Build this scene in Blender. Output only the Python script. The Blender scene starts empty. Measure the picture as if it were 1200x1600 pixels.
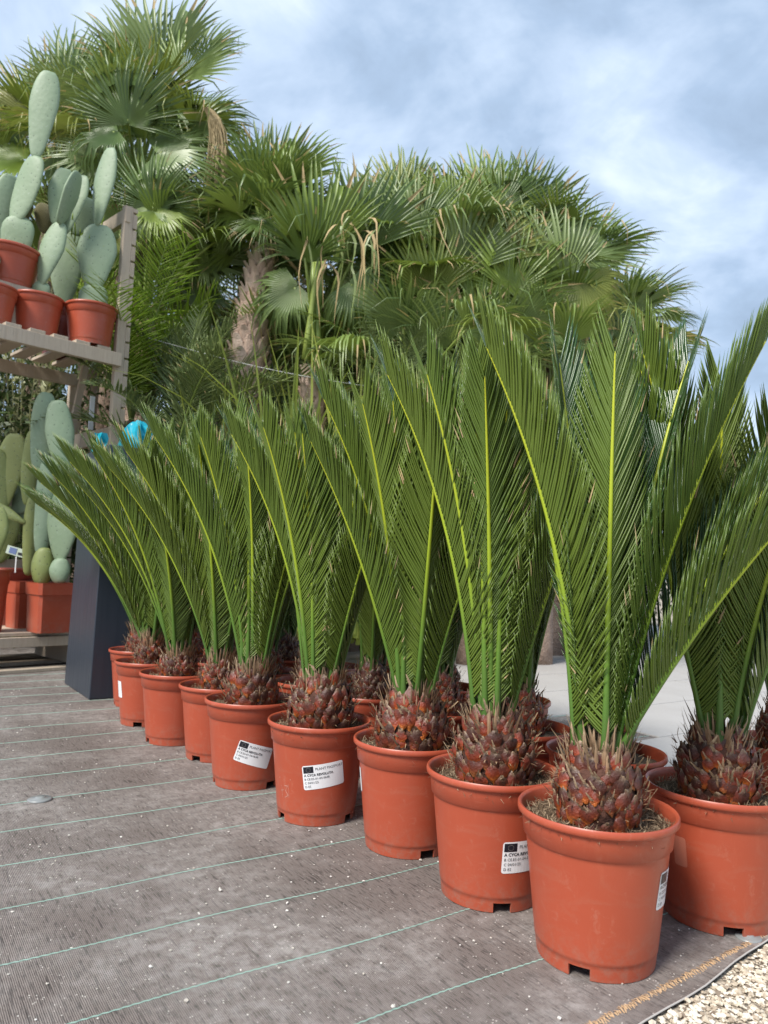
import bpy, bmesh, math, random
import numpy as np
from mathutils import Matrix, Vector
R_ = math.radians
sc = bpy.context.scene

# ------------------------------------------------------------------ camera
PITCH, ROLL, CAM_H, FPX = 4.348, 2.123, 0.7105, 1165.0
_p, _r = R_(PITCH), R_(ROLL)
FW = Vector((0, math.cos(_p), math.sin(_p)))
_rt = Vector((1, 0, 0)); _up = _rt.cross(FW)
RT = _rt*math.cos(_r) + _up*math.sin(_r)
UP = -_rt*math.sin(_r) + _up*math.cos(_r)
cd = bpy.data.cameras.new('camera'); cam = bpy.data.objects.new('camera', cd)
sc.collection.objects.link(cam); sc.camera = cam
m = Matrix((RT, UP, -FW)).transposed().to_4x4(); m.translation = (0, 0, CAM_H)
cam.matrix_world = m
cd.sensor_fit = 'VERTICAL'; cd.sensor_height = 36; cd.sensor_width = 27; cd.lens = 36*FPX/1600
cd.clip_start = 0.05; cd.clip_end = 1000
cd.dof.use_dof = True; cd.dof.focus_distance = 1.9; cd.dof.aperture_fstop = 5.6

# ------------------------------------------------------------------ world, sun, exposure
SUN_EL, SUN_AZ = 48, 222            # degrees; azimuth clockwise from +Y, the side the light comes from
w = bpy.data.worlds.new('World'); sc.world = w; w.use_nodes = True
nt = w.node_tree; N, L = nt.nodes, nt.links; N.clear()
out = N.new('ShaderNodeOutputWorld'); bg = N.new('ShaderNodeBackground'); bg.inputs['Strength'].default_value = 0.1
sky = N.new('ShaderNodeTexSky'); sky.sky_type = 'NISHITA'; sky.sun_disc = False
sky.sun_elevation = R_(SUN_EL); sky.sun_rotation = R_(SUN_AZ); sky.air_density = 1.0; sky.dust_density = 1.5
tc = N.new('ShaderNodeTexCoord'); sep = N.new('ShaderNodeSeparateXYZ'); L.new(tc.outputs['Generated'], sep.inputs[0])
za = N.new('ShaderNodeMath'); za.operation = 'MAXIMUM'; L.new(sep.outputs['Z'], za.inputs[0]); za.inputs[1].default_value = 0.0
zb = N.new('ShaderNodeMath'); zb.operation = 'ADD'; L.new(za.outputs[0], zb.inputs[0]); zb.inputs[1].default_value = 0.32
dx = N.new('ShaderNodeMath'); dx.operation = 'DIVIDE'; L.new(sep.outputs['X'], dx.inputs[0]); L.new(zb.outputs[0], dx.inputs[1])
dy = N.new('ShaderNodeMath'); dy.operation = 'DIVIDE'; L.new(sep.outputs['Y'], dy.inputs[0]); L.new(zb.outputs[0], dy.inputs[1])
cmb = N.new('ShaderNodeCombineXYZ'); L.new(dx.outputs[0], cmb.inputs[0]); L.new(dy.outputs[0], cmb.inputs[1])
mp = N.new('ShaderNodeMapping'); mp.inputs['Location'].default_value = (8.25, 2.95, 0); mp.inputs['Rotation'].default_value = (0, 0, 0.5)
L.new(cmb.outputs[0], mp.inputs[0])
n1 = N.new('ShaderNodeTexNoise'); n1.inputs['Scale'].default_value = 2.3; n1.inputs['Detail'].default_value = 7
n1.inputs['Roughness'].default_value = 0.52; n1.inputs['Distortion'].default_value = 0.35
L.new(mp.outputs[0], n1.inputs['Vector'])
cr = N.new('ShaderNodeValToRGB'); e = cr.color_ramp.elements
e[0].position = 0.40; e[0].color = (0.22, 0.29, 0.39, 1)
e[1].position = 0.74; e[1].color = (0.70, 0.76, 0.83, 1)
x = cr.color_ramp.elements.new(0.50); x.color = (0.29, 0.38, 0.51, 1)
x = cr.color_ramp.elements.new(0.60); x.color = (0.42, 0.51, 0.64, 1)
n2 = N.new('ShaderNodeTexNoise'); n2.inputs['Scale'].default_value = 5.5; n2.inputs['Detail'].default_value = 8
n2.inputs['Roughness'].default_value = 0.58; n2.inputs['Distortion'].default_value = 0.6
L.new(mp.outputs[0], n2.inputs['Vector'])
ma = N.new('ShaderNodeMath'); ma.operation = 'MULTIPLY'; L.new(n1.outputs['Fac'], ma.inputs[0]); ma.inputs[1].default_value = 0.78
mb_ = N.new('ShaderNodeMath'); mb_.operation = 'MULTIPLY_ADD'; L.new(n2.outputs['Fac'], mb_.inputs[0]); mb_.inputs[1].default_value = 0.28; L.new(ma.outputs[0], mb_.inputs[2])
L.new(mb_.outputs[0], cr.inputs[0])
sc10 = N.new('ShaderNodeVectorMath'); sc10.operation = 'SCALE'; sc10.inputs['Scale'].default_value = 8.7
L.new(cr.outputs[0], sc10.inputs[0])
mx = N.new('ShaderNodeMixRGB'); mx.inputs[0].default_value = 0.92
L.new(sky.outputs[0], mx.inputs[1]); L.new(sc10.outputs[0], mx.inputs[2])
L.new(mx.outputs[0], bg.inputs['Color']); L.new(bg.outputs[0], out.inputs['Surface'])

sl = bpy.data.lights.new('sun', 'SUN'); sl.energy = 2.7; sl.angle = R_(18); sl.color = (1.0, 0.95, 0.88)
so = bpy.data.objects.new('sun', sl); sc.collection.objects.link(so)
_sd = Vector((math.sin(R_(SUN_AZ))*math.cos(R_(SUN_EL)), math.cos(R_(SUN_AZ))*math.cos(R_(SUN_EL)), math.sin(R_(SUN_EL))))
so.rotation_euler = _sd.to_track_quat('Z', 'Y').to_euler()
so.location = (0, 0, 20)
vs = sc.view_settings; vs.view_transform = 'Standard'; vs.look = 'None'; vs.gamma = 1; vs.use_curve_mapping = False
vs.exposure = 1.0
sc.cycles.max_bounces = 8; sc.cycles.transparent_max_bounces = 8
sc.cycles.use_denoising = True

# ------------------------------------------------------------------ helpers
def at(px, py, Y):                       # the world point seen at a photograph pixel at forward distance Y
    d = FW + RT*((px-600)/FPX) - UP*((py-800)/FPX)
    return Vector((0, 0, CAM_H)) + d*(Y/d.y)

def link(o): sc.collection.objects.link(o); return o

def obj(name, mesh, parent=None, mats=None, loc=None):
    if mats:
        for mm in (mats if isinstance(mats, (list, tuple)) else [mats]):
            mesh.materials.append(mm)
    o = bpy.data.objects.new(name, mesh); link(o)
    if parent: o.parent = parent
    if loc is not None: o.location = loc
    return o

def inst(name, mesh, parent=None, matrix=None):
    o = bpy.data.objects.new(name, mesh); link(o)
    if parent: o.parent = parent
    if matrix is not None: o.matrix_local = matrix
    return o

def empty(name, loc=(0, 0, 0), rz=0):
    o = bpy.data.objects.new(name, None); link(o); o.location = loc; o.rotation_euler = (0, 0, rz)
    o.empty_display_size = 0.05
    return o

def tag(o, label=None, cat=None, group=None, kind=None):
    if label: o['label'] = label
    if cat: o['category'] = cat
    if group: o['group'] = group
    if kind: o['kind'] = kind
    return o

def mesh_np(name, V, Q=None, T=None, qm=None, tm=None, smooth=False, attr=None):
    me = bpy.data.meshes.new(name)
    V = np.asarray(V, np.float32).reshape(-1, 3)
    Q = np.zeros((0, 4), np.int32) if Q is None else np.asarray(Q, np.int32).reshape(-1, 4)
    T = np.zeros((0, 3), np.int32) if T is None else np.asarray(T, np.int32).reshape(-1, 3)
    me.vertices.add(len(V)); me.vertices.foreach_set('co', V.ravel())
    me.loops.add(Q.size + T.size); me.loops.foreach_set('vertex_index', np.concatenate([Q.ravel(), T.ravel()]))
    nq, ntr = len(Q), len(T)
    me.polygons.add(nq+ntr)
    ls = np.concatenate([np.arange(nq)*4, nq*4 + np.arange(ntr)*3]).astype(np.int32)
    me.polygons.foreach_set('loop_start', ls)
    mi = np.concatenate([np.zeros(nq, np.int32) if qm is None else np.asarray(qm, np.int32),
                         np.zeros(ntr, np.int32) if tm is None else np.asarray(tm, np.int32)])
    me.polygons.foreach_set('material_index', mi)
    me.polygons.foreach_set('use_smooth', np.full(nq+ntr, bool(smooth)))
    if attr is not None:
        a = me.attributes.new('t', 'FLOAT', 'POINT'); a.data.foreach_set('value', np.asarray(attr, np.float32))
    me.update(calc_edges=True); me.validate()
    return me

class MB:                                 # collects shapes for one mesh
    def __init__(s): s.v = []; s.f = []; s.m = []; s.t = []
    def add(s, vs_, fs, mi=0, t=None):
        b = len(s.v); s.v += [tuple(q) for q in vs_]; s.f += [tuple(i+b for i in f) for f in fs]; s.m += [mi]*len(fs)
        s.t += (list(t) if t is not None else [0.0]*len(vs_))
    def box(s, c, size, M=None, mi=0, bev=0.0):
        x, y, z = size[0]/2, size[1]/2, size[2]/2
        vs_ = [Vector((sx*x, sy*y, sz*z)) for sx in (-1, 1) for sy in (-1, 1) for sz in (-1, 1)]
        if M is not None: vs_ = [M @ q for q in vs_]
        vs_ = [q + Vector(c) for q in vs_]
        s.add(vs_, [(0, 1, 3, 2), (4, 6, 7, 5), (0, 4, 5, 1), (2, 3, 7, 6), (0, 2, 6, 4), (1, 5, 7, 3)], mi)
    def tube(s, pts, rad, n=6, mi=0, t=None, cap=True):
        pts = [Vector(p) for p in pts]; k = len(pts); rings = []; tv = []
        ref = Vector((0.31, 0.87, 0.2))
        for i, p in enumerate(pts):
            d = (pts[min(i+1, k-1)] - pts[max(i-1, 0)]).normalized()
            a = d.cross(ref)
            if a.length < 1e-3: a = d.cross(Vector((1, 0, 0)))
            a.normalize(); b = d.cross(a)
            r = rad[i] if hasattr(rad, '__len__') else rad
            for j in range(n):
                th = 2*math.pi*j/n; rings.append(p + a*(r*math.cos(th)) + b*(r*math.sin(th)))
                tv.append(t[i] if t is not None else 0.0)
        fs = [(i*n+j, i*n+(j+1) % n, (i+1)*n+(j+1) % n, (i+1)*n+j) for i in range(k-1) for j in range(n)]
        if cap: fs += [tuple(range(n))[::-1], tuple((k-1)*n+j for j in range(n))]
        s.add(rings, fs, mi, tv)
    def mesh(s, name, smooth=False):
        me = bpy.data.meshes.new(name); me.from_pydata(s.v, [], s.f)
        me.polygons.foreach_set('material_index', s.m)
        if smooth: me.polygons.foreach_set('use_smooth', [True]*len(s.f))
        if any(s.t):
            a = me.attributes.new('t', 'FLOAT', 'POINT'); a.data.foreach_set('value', s.t)
        me.update()
        return me

# ------------------------------------------------------------------ materials
def rgb(r, g, b):                          # sRGB bytes to linear
    f = lambda c: (c/255/12.92) if c/255 <= 0.04045 else ((c/255+0.055)/1.055)**2.4
    return (f(r), f(g), f(b), 1)

class Mat:
    def __init__(s, name):
        s.m = bpy.data.materials.new(name); s.m.use_nodes = True
        s.n = s.m.node_tree.nodes; s.l = s.m.node_tree.links
        s.b = s.n['Principled BSDF']; s.o = s.n['Material Output']
    def new(s, t, **k):
        q = s.n.new(t)
        for a, v in k.items():
            if a in q.inputs: q.inputs[a].default_value = v
            else: setattr(q, a, v)
        return q
    def coord(s, kind='Object'):
        return s.new('ShaderNodeTexCoord').outputs[kind]
    def noise(s, vec, scale, detail=4, rough=0.55, dist=0.0):
        q = s.new('ShaderNodeTexNoise'); q.inputs['Scale'].default_value = scale; q.inputs['Detail'].default_value = detail
        q.inputs['Roughness'].default_value = rough; q.inputs['Distortion'].default_value = dist
        if vec is not None: s.l.new(vec, q.inputs['Vector'])
        return q.outputs['Fac']
    def ramp(s, fac, stops, interp='LINEAR'):
        q = s.new('ShaderNodeValToRGB'); el = q.color_ramp.elements; q.color_ramp.interpolation = interp
        el[0].position, el[0].color = stops[0][0], stops[0][1]; el[1].position, el[1].color = stops[-1][0], stops[-1][1]
        for p, c in stops[1:-1]:
            z = el.new(p); z.color = c
        s.l.new(fac, q.inputs[0]); return q.outputs[0]
    def mix(s, fac, a, b, blend='MIX'):
        q = s.new('ShaderNodeMixRGB', blend_type=blend)
        for i, vv in ((0, fac), (1, a), (2, b)):
            if hasattr(vv, 'is_linked') or hasattr(vv, 'links'): s.l.new(vv, q.inputs[i])
            else: q.inputs[i].default_value = vv
        return q.outputs[0]
    def math(s, op, a, b=None):
        q = s.new('ShaderNodeMath', operation=op)
        for i, vv in ((0, a), (1, b)):
            if vv is None: continue
            if hasattr(vv, 'links'): s.l.new(vv, q.inputs[i])
            else: q.inputs[i].default_value = vv
        return q.outputs[0]
    def map(s, vec, scale=(1, 1, 1), rot=(0, 0, 0)):
        q = s.new('ShaderNodeMapping'); q.inputs['Scale'].default_value = scale; q.inputs['Rotation'].default_value = rot
        s.l.new(vec, q.inputs[0]); return q.outputs[0]
    def col(s, c):
        if hasattr(c, 'links'): s.l.new(c, s.b.inputs['Base Color'])
        else: s.b.inputs['Base Color'].default_value = c
        return s
    def set(s, **k):
        for a, v in k.items():
            i = s.b.inputs[a.replace('_', ' ')]
            if hasattr(v, 'links'): s.l.new(v, i)
            else: i.default_value = v
        return s
    def bump(s, h, dist=0.002, st=1.0):
        q = s.new('ShaderNodeBump'); q.inputs['Distance'].default_value = dist; q.inputs['Strength'].default_value = st
        s.l.new(h, q.inputs['Height']); s.l.new(q.outputs[0], s.b.inputs['Normal']); return s
    def attr(s, name='t'):
        q = s.new('ShaderNodeAttribute'); q.attribute_name = name; return q.outputs['Fac']
    def rnd(s): return s.new('ShaderNodeObjectInfo').outputs['Random']
    def translucent(s, col, fac):
        t = s.new('ShaderNodeBsdfTranslucent'); 
        if hasattr(col, 'links'): s.l.new(col, t.inputs[0])
        else: t.inputs[0].default_value = col
        q = s.new('ShaderNodeMixShader'); q.inputs[0].default_value = fac
        s.l.new(s.b.outputs[0], q.inputs[1]); s.l.new(t.outputs[0], q.inputs[2]); s.l.new(q.outputs[0], s.o.inputs[0]); return s

def leafmat(name, c1, c2, rough, trans, spec=0.5, nscale=25):
    M = Mat(name); n = M.noise(M.coord(), nscale, 2)
    c = M.mix(n, c1, c2); r = M.rnd()
    c = M.mix(M.math('MULTIPLY', r, 0.35), c, (c2[0]*1.5, c2[1]*1.25, c2[2], 1))
    M.col(c).set(Roughness=rough, Specular_IOR_Level=spec)
    if trans: M.translucent(M.mix(0.5, c, (c2[0]*2.2, c2[1]*2.4, c2[2]*1.0, 1)), trans)
    return M.m

m_leaf_up = leafmat('cycad_leaf_upper', (0.024, 0.068, 0.018, 1), (0.04, 0.092, 0.018, 1), 0.28, 0.0, 0.7)
m_leaf_lo = leafmat('cycad_leaf_lower', (0.074, 0.132, 0.018, 1), (0.110, 0.170, 0.024, 1), 0.38, 0.06, 0.5)
M = Mat('cycad_rachis'); t = M.attr()
M.col(M.ramp(t, [(0.0, (0.05, 0.11, 0.02, 1)), (0.22, (0.10, 0.20, 0.025, 1)), (0.5, (0.32, 0.42, 0.025, 1)), (1.0, (0.50, 0.53, 0.03, 1))])).set(Roughness=0.38)
m_rachis = M.m

M = Mat('palm_leaf'); v = M.coord(); r = M.rnd()
c = M.mix(M.noise(v, 6, 3), (0.110, 0.175, 0.040, 1), (0.185, 0.255, 0.070, 1))
c = M.mix(0.65, c, M.ramp(r, [(0.0, (0.050, 0.105, 0.024, 1)), (0.35, (0.13, 0.20, 0.060, 1)), (0.6, (0.24, 0.31, 0.13, 1)), (0.85, (0.20, 0.29, 0.035, 1)), (1.0, (0.30, 0.29, 0.07, 1))]))
M.col(c).set(Roughness=0.38, Specular_IOR_Level=0.5).translucent(M.mix(0.5, c, (0.34, 0.44, 0.06, 1)), 0.18)
m_palm = M.m
m_palm_dry = leafmat('palm_leaf_dry', (0.30, 0.23, 0.11, 1), (0.42, 0.34, 0.19, 1), 0.7, 0.15)
m_petiole = leafmat('palm_petiole', (0.16, 0.24, 0.05, 1), (0.25, 0.33, 0.08, 1), 0.4, 0)
m_phoenix = leafmat('date_palm_leaf', (0.11, 0.17, 0.06, 1), (0.20, 0.27, 0.10, 1), 0.4, 0.15)
m_bright = leafmat('bright_palm_leaf', (0.16, 0.27, 0.03, 1), (0.28, 0.40, 0.04, 1), 0.4, 0.3)
m_strap = leafmat('strap_leaf', (0.18, 0.26, 0.06, 1), (0.38, 0.44, 0.10, 1), 0.4, 0.2)
m_shrub = leafmat('shrub_leaf', (0.03, 0.06, 0.02, 1), (0.07, 0.11, 0.03, 1), 0.45, 0.1)
m_olive = leafmat('olive_leaf', (0.22, 0.25, 0.13, 1), (0.42, 0.42, 0.24, 1), 0.5, 0.15)

M = Mat('palm_trunk'); v = M.coord(); t = M.attr()
c = M.mix(M.noise(v, 14, 5), (0.16, 0.10, 0.07, 1), (0.42, 0.31, 0.24, 1))
M.col(c).set(Roughness=0.85).bump(M.noise(v, 40, 5), 0.02); m_trunk = M.m
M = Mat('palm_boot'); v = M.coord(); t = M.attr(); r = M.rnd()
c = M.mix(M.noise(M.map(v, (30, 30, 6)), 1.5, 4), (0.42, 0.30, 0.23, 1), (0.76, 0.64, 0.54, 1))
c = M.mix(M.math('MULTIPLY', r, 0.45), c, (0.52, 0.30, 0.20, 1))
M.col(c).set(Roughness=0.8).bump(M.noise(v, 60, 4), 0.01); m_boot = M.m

def potmat(name, c1, c2, c3):
    M = Mat(name); v = M.coord(); n = M.noise(v, 9, 5, 0.6); n2 = M.noise(M.map(v, (60, 60, 8)), 1.0, 4, 0.7)
    c = M.mix(n, c1, c2); f = M.ramp(n2, [(0.56, (0, 0, 0, 1)), (0.8, (0.32, 0.32, 0.32, 1))])
    c = M.mix(f, c, c3)
    n3 = M.noise(v, 34, 6, 0.75, 0.6)
    c = M.mix(M.ramp(n3, [(0.58, (0, 0, 0, 1)), (0.76, (0.30, 0.30, 0.30, 1))]), c, (0.55, 0.36, 0.27, 1))
    n5 = M.noise(M.map(v, (7, 7, 22)), 1.0, 6, 0.7, 1.2)                    # dried splash and dust blooms
    c = M.mix(M.ramp(n5, [(0.52, (0, 0, 0, 1)), (0.72, (0.34, 0.34, 0.34, 1))]), c, (0.40, 0.17, 0.11, 1))
    sz_ = M.new('ShaderNodeSeparateXYZ'); M.l.new(v, sz_.inputs[0])                # soil splash thrown up round the foot
    spl = M.math('MULTIPLY', M.ramp(sz_.outputs['Z'], [(0.0, (1, 1, 1, 1)), (0.085, (0, 0, 0, 1))]), M.ramp(M.noise(v, 55, 6, 0.75), [(0.46, (0, 0, 0, 1)), (0.66, (0.65, 0.65, 0.65, 1))]))
    c = M.mix(spl, c, (0.30, 0.21, 0.16, 1))
    n6 = M.noise(v, 5, 3); c = M.mix(M.math('MULTIPLY', n6, 0.5), c, (c1[0]*.72, c1[1]*.72, c1[2]*.8, 1))
    n7 = M.noise(M.map(v, (25, 25, 260), (0.5, 0.3, 0)), 1.0, 3, 0.5); c = M.mix(M.ramp(n7, [(0.70, (0, 0, 0, 1)), (0.78, (0.30, 0.30, 0.30, 1))]), c, (0.56, 0.24, 0.16, 1))
    M.col(c).set(Roughness=M.ramp(n, [(0.3, (0.30, 0.30, 0.30, 1)), (0.7, (0.46, 0.46, 0.46, 1))]), Specular_IOR_Level=0.5)
    M.bump(M.noise(v, 300, 2), 0.0004, 0.3); return M.m
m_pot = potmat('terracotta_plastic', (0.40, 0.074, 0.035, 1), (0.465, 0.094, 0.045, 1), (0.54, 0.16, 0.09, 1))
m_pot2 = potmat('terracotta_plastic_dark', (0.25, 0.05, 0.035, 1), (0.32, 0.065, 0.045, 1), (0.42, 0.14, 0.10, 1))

M = Mat('coir_soil'); v = M.coord(); n = M.noise(v, 120, 5, 0.7)
M.col(M.ramp(n, [(0.3, (0.05, 0.03, 0.018, 1)), (0.55, (0.15, 0.10, 0.06, 1)), (0.8, (0.32, 0.23, 0.15, 1))])).set(Roughness=0.95).bump(n, 0.006); m_soil = M.m
M = Mat('coir_fibre'); r = M.attr()
M.col(M.ramp(r, [(0.0, (0.07, 0.045, 0.025, 1)), (0.5, (0.20, 0.135, 0.08, 1)), (1.0, (0.42, 0.32, 0.21, 1))])).set(Roughness=0.9); m_fibre = M.m

M = Mat('cycad_scale'); v = M.coord(); t = M.attr(); r = M.rnd()
n = M.noise(v, 70, 4, 0.6)
tt = M.math('ADD', t, M.math('MULTIPLY', M.math('SUBTRACT', n, 0.5), 0.35))
ca = M.ramp(tt, [(0.0, (0.58, 0.30, 0.06, 1)), (0.18, (0.52, 0.14, 0.025, 1)), (0.40, (0.29, 0.050, 0.018, 1)), (0.66, (0.15, 0.034, 0.022, 1)), (0.80, (0.14, 0.075, 0.045, 1)), (1.0, (0.46, 0.34, 0.21, 1))])
cb = M.ramp(tt, [(0.0, (0.30, 0.11, 0.035, 1)), (0.3, (0.13, 0.034, 0.020, 1)), (0.62, (0.070, 0.028, 0.022, 1)), (0.80, (0.11, 0.065, 0.042, 1)), (1.0, (0.40, 0.29, 0.18, 1))])
M.col(M.mix(M.ramp(r, [(0.25, (0, 0, 0, 1)), (0.8, (1, 1, 1, 1))]), ca, cb)).set(Roughness=0.42).bump(M.noise(v, 160, 4), 0.003); m_scale = M.m
M = Mat('stem_core'); v = M.coord(); n = M.noise(v, 60, 4)
M.col(M.mix(n, (0.03, 0.014, 0.010, 1), (0.13, 0.05, 0.03, 1))).set(Roughness=0.9).bump(n, 0.01); m_core = M.m
M = Mat('dry_cataphyll'); t = M.attr(); n = M.noise(M.coord(), 60, 3)
c = M.ramp(t, [(0.0, (0.30, 0.10, 0.035, 1)), (0.4, (0.36, 0.22, 0.12, 1)), (1.0, (0.50, 0.37, 0.23, 1))])
M.col(M.mix(M.math('MULTIPLY', n, 0.6), c, (0.10, 0.05, 0.03, 1))).set(Roughness=0.8); m_cata = M.m

m_white = Mat('sticker_white').col((0.80, 0.81, 0.82, 1)).set(Roughness=0.35).m
m_ink = Mat('sticker_ink').col((0.03, 0.03, 0.035, 1)).set(Roughness=0.5).m
m_flag = Mat('sticker_flag').col((0.012, 0.014, 0.022, 1)).set(Roughness=0.4).m
m_star = Mat('sticker_star').col((0.28, 0.27, 0.25, 1)).set(Roughness=0.5).m
m_resid = Mat('label_residue').col((0.50, 0.17, 0.11, 1)).set(Roughness=0.32).m

def woodmat(name, a, b, rot=(0, 0, 0)):
    M = Mat(name); v = M.coord(); g = M.map(v, (40, 40, 3), rot)
    n = M.noise(g, 1.6, 6, 0.65, 0.4); n2 = M.noise(v, 7, 4); r = M.rnd()
    c = M.mix(n, a, b); c = M.mix(M.math('MULTIPLY', n2, 0.35), c, (0.30, 0.27, 0.24, 1)); c = M.mix(M.math('MULTIPLY', r, 0.35), c, (0.36, 0.28, 0.21, 1))
    M.col(c).set(Roughness=0.8).bump(n, 0.003); return M.m
m_wood = woodmat('weathered_wood', (0.36, 0.28, 0.20, 1), (0.68, 0.58, 0.45, 1))
M = Mat('dark_slate_metal'); v = M.coord(); n = M.noise(M.map(v, (30, 30, 2)), 1.0, 4)
M.col(M.mix(n, (0.022, 0.030, 0.044, 1), (0.032, 0.042, 0.058, 1))).set(Roughness=M.ramp(n, [(0.3, (0.34, 0.34, 0.34, 1)), (0.7, (0.46, 0.46, 0.46, 1))]), Specular_IOR_Level=0.6); m_bin = M.m
M = Mat('turquoise_plastic'); M.col((0.01, 0.40, 0.52, 1)).set(Roughness=0.35).translucent((0.02, 0.50, 0.62, 1), 0.25); m_turq = M.m

def cactusmat(name, a, b, blot):
    M = Mat(name); v = M.coord(); n = M.noise(v, 9, 5, 0.6); r = M.rnd()
    c = M.mix(n, a, b); c = M.mix(M.math('MULTIPLY', r, 0.30), c, blot)
    vo = M.new('ShaderNodeTexVoronoi'); vo.inputs['Scale'].default_value = 34; M.l.new(v, vo.inputs['Vector'])
    dots = M.ramp(vo.outputs['Distance'], [(0.10, (1, 1, 1, 1)), (0.17, (0, 0, 0, 1))])
    c = M.mix(M.math('MULTIPLY', dots, 0.75), c, (0.05, 0.06, 0.045, 1))
    n4 = M.noise(v, 26, 6, 0.7, 0.8)
    c = M.mix(M.ramp(n4, [(0.58, (0, 0, 0, 1)), (0.74, (0.45, 0.45, 0.45, 1))]), c, (0.42, 0.50, 0.42, 1))
    M.col(c).set(Roughness=0.55).bump(M.math('ADD', vo.outputs['Distance'], M.noise(v, 18, 3)), 0.002, 0.45); return M.m
m_cactus = cactusmat('cactus_blue_green', (0.18, 0.262, 0.160, 1), (0.28, 0.362, 0.245, 1), (0.21, 0.28, 0.15, 1))
m_cactus_y = cactusmat('cactus_yellow_green', (0.16, 0.21, 0.06, 1), (0.30, 0.34, 0.12, 1), (0.26, 0.26, 0.08, 1))
M = Mat('cactus_brown'); v = M.coord(); wv = M.new('ShaderNodeTexWave'); wv.inputs['Scale'].default_value = 45; wv.inputs['Distortion'].default_value = 1.5; M.l.new(v, wv.inputs['Vector'])
M.col(M.mix(wv.outputs['Fac'], (0.10, 0.09, 0.03, 1), (0.28, 0.25, 0.11, 1))).set(Roughness=0.7).bump(wv.outputs['Fac'], 0.004); m_cactus_b = M.m

# ------------------------------------------------------------------ the ground
TAZ = R_(56.0)
TD = Vector((math.sin(TAZ), math.cos(TAZ), 0)); TN = Vector((-TD.y, TD.x, 0))     # along / across the green threads
def uv2w(u, v, z=0.0): q = TD*u + TN*v; q.z = z; return q
def edge_v(u):
    base = 0.79 + 0.0956*(min(u, 2.2)-1.064) if u > 0.6 else 0.7457 + 0.03*(u-0.6)
    return base + 0.004*math.sin(u*9) + 0.002*math.sin(u*23+1)

M = Mat('gravel_ground'); v = M.coord()
vo = M.new('ShaderNodeTexVoronoi'); vo.inputs['Scale'].default_value = 110; M.l.new(v, vo.inputs['Vector'])
n = M.noise(v, 3, 5)
c = M.mix(M.math('MULTIPLY', vo.outputs['Distance'], 1.2), (0.62, 0.54, 0.43, 1), (0.30, 0.25, 0.19, 1)); c = M.mix(M.math('MULTIPLY', n, 0.4), c, (0.42, 0.36, 0.29, 1))
M.col(c).set(Roughness=0.95).bump(vo.outputs['Distance'], 0.01); m_gravel = M.m
s = 300
g = obj('ground', mesh_np('ground', [(-s, -s, 0), (s, -s, 0), (s, s, 0), (-s, s, 0)], [(0, 1, 2, 3)]), None, m_gravel, (0, 0, -0.008)); tag(g, kind='structure')

M = Mat('woven_ground_fabric'); v0 = M.coord(); v = M.map(v0, (1, 1, 1), (0, 0, TAZ - math.pi/2))   # x along threads, y across
def wave(vec, axis, scale, dist, dscale=1.0):
    q = M.new('ShaderNodeTexWave', bands_direction=axis); q.inputs['Scale'].default_value = scale; q.inputs['Distortion'].default_value = dist
    q.inputs['Detail'].default_value = 2; q.inputs['Detail Scale'].default_value = dscale; M.l.new(vec, q.inputs['Vector']); return q.outputs['Fac']
ribs = wave(v, 'X', 95, 1.2); weft = wave(v, 'Y', 140, 0.8)
streak = M.noise(M.map(v, (150, 12, 1)), 1.0, 4, 0.65)            # dark gaps that run across the threads
streak2 = M.noise(M.map(v, (330, 30, 1)), 1.0, 3, 0.6)
dust = M.noise(v, 2.4, 8, 0.68, 0.3); dust2 = M.noise(v, 30, 5, 0.75); fine = M.noise(v, 260, 3, 0.7)
c = M.mix(ribs, (0.092, 0.076, 0.068, 1), (0.245, 0.210, 0.192, 1))
c = M.mix(M.math('MULTIPLY', weft, 0.35), c, (0.26, 0.212, 0.183, 1))
c = M.mix(M.ramp(streak, [(0.36, (0.9, 0.9, 0.9, 1)), (0.43, (0, 0, 0, 1))]), c, (0.055, 0.045, 0.040, 1))
c = M.mix(M.ramp(streak2, [(0.38, (0.8, 0.8, 0.8, 1)), (0.46, (0, 0, 0, 1))]), c, (0.06, 0.05, 0.045, 1))
dd = M.math('MULTIPLY', M.ramp(dust, [(0.40, (0, 0, 0, 1)), (0.62, (1, 1, 1, 1))]), M.ramp(dust2, [(0.40, (0.10, 0.10, 0.10, 1)), (0.62, (0.68, 0.68, 0.68, 1))]))
c = M.mix(dd, c, (0.44, 0.41, 0.385, 1))
sp = M.new('ShaderNodeTexVoronoi'); sp.inputs['Scale'].default_value = 120; M.l.new(v, sp.inputs['Vector'])
spk = M.math('MULTIPLY', M.ramp(sp.outputs['Distance'], [(0.14, (1, 1, 1, 1)), (0.24, (0, 0, 0, 1))]), M.ramp(M.noise(v, 40, 3), [(0.54, (0, 0, 0, 1)), (0.60, (1, 1, 1, 1))]))
c = M.mix(spk, c, (0.62, 0.58, 0.53, 1))
M.col(c).set(Roughness=0.75, Specular_IOR_Level=0.35)
hh = M.math('ADD', M.math('MULTIPLY', ribs, 0.5), M.math('ADD', M.math('MULTIPLY', streak, 0.8), M.math('MULTIPLY', fine, 0.5)))
M.bump(hh, 0.0022, 0.9); m_fabric = M.m
m_fabedge = Mat('fabric_cut_edge').col((0.46, 0.43, 0.40, 1)).set(Roughness=0.8).m
us = np.arange(-9, 9.01, 0.06); mb = MB(); V = []; F = []
for i, u in enumerate(us):
    ev = edge_v(u); lift = 0.0015 + 0.002*math.sin(u*7.0+1)**2
    V += [uv2w(u, 8.0, 0), uv2w(u, ev+0.05, 0), uv2w(u, ev+0.012, lift*0.5), uv2w(u, ev, lift), uv2w(u, ev-0.0016, lift+0.0004), uv2w(u, ev-0.0018, lift-.0022)]
k = 6; FM = []
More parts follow.
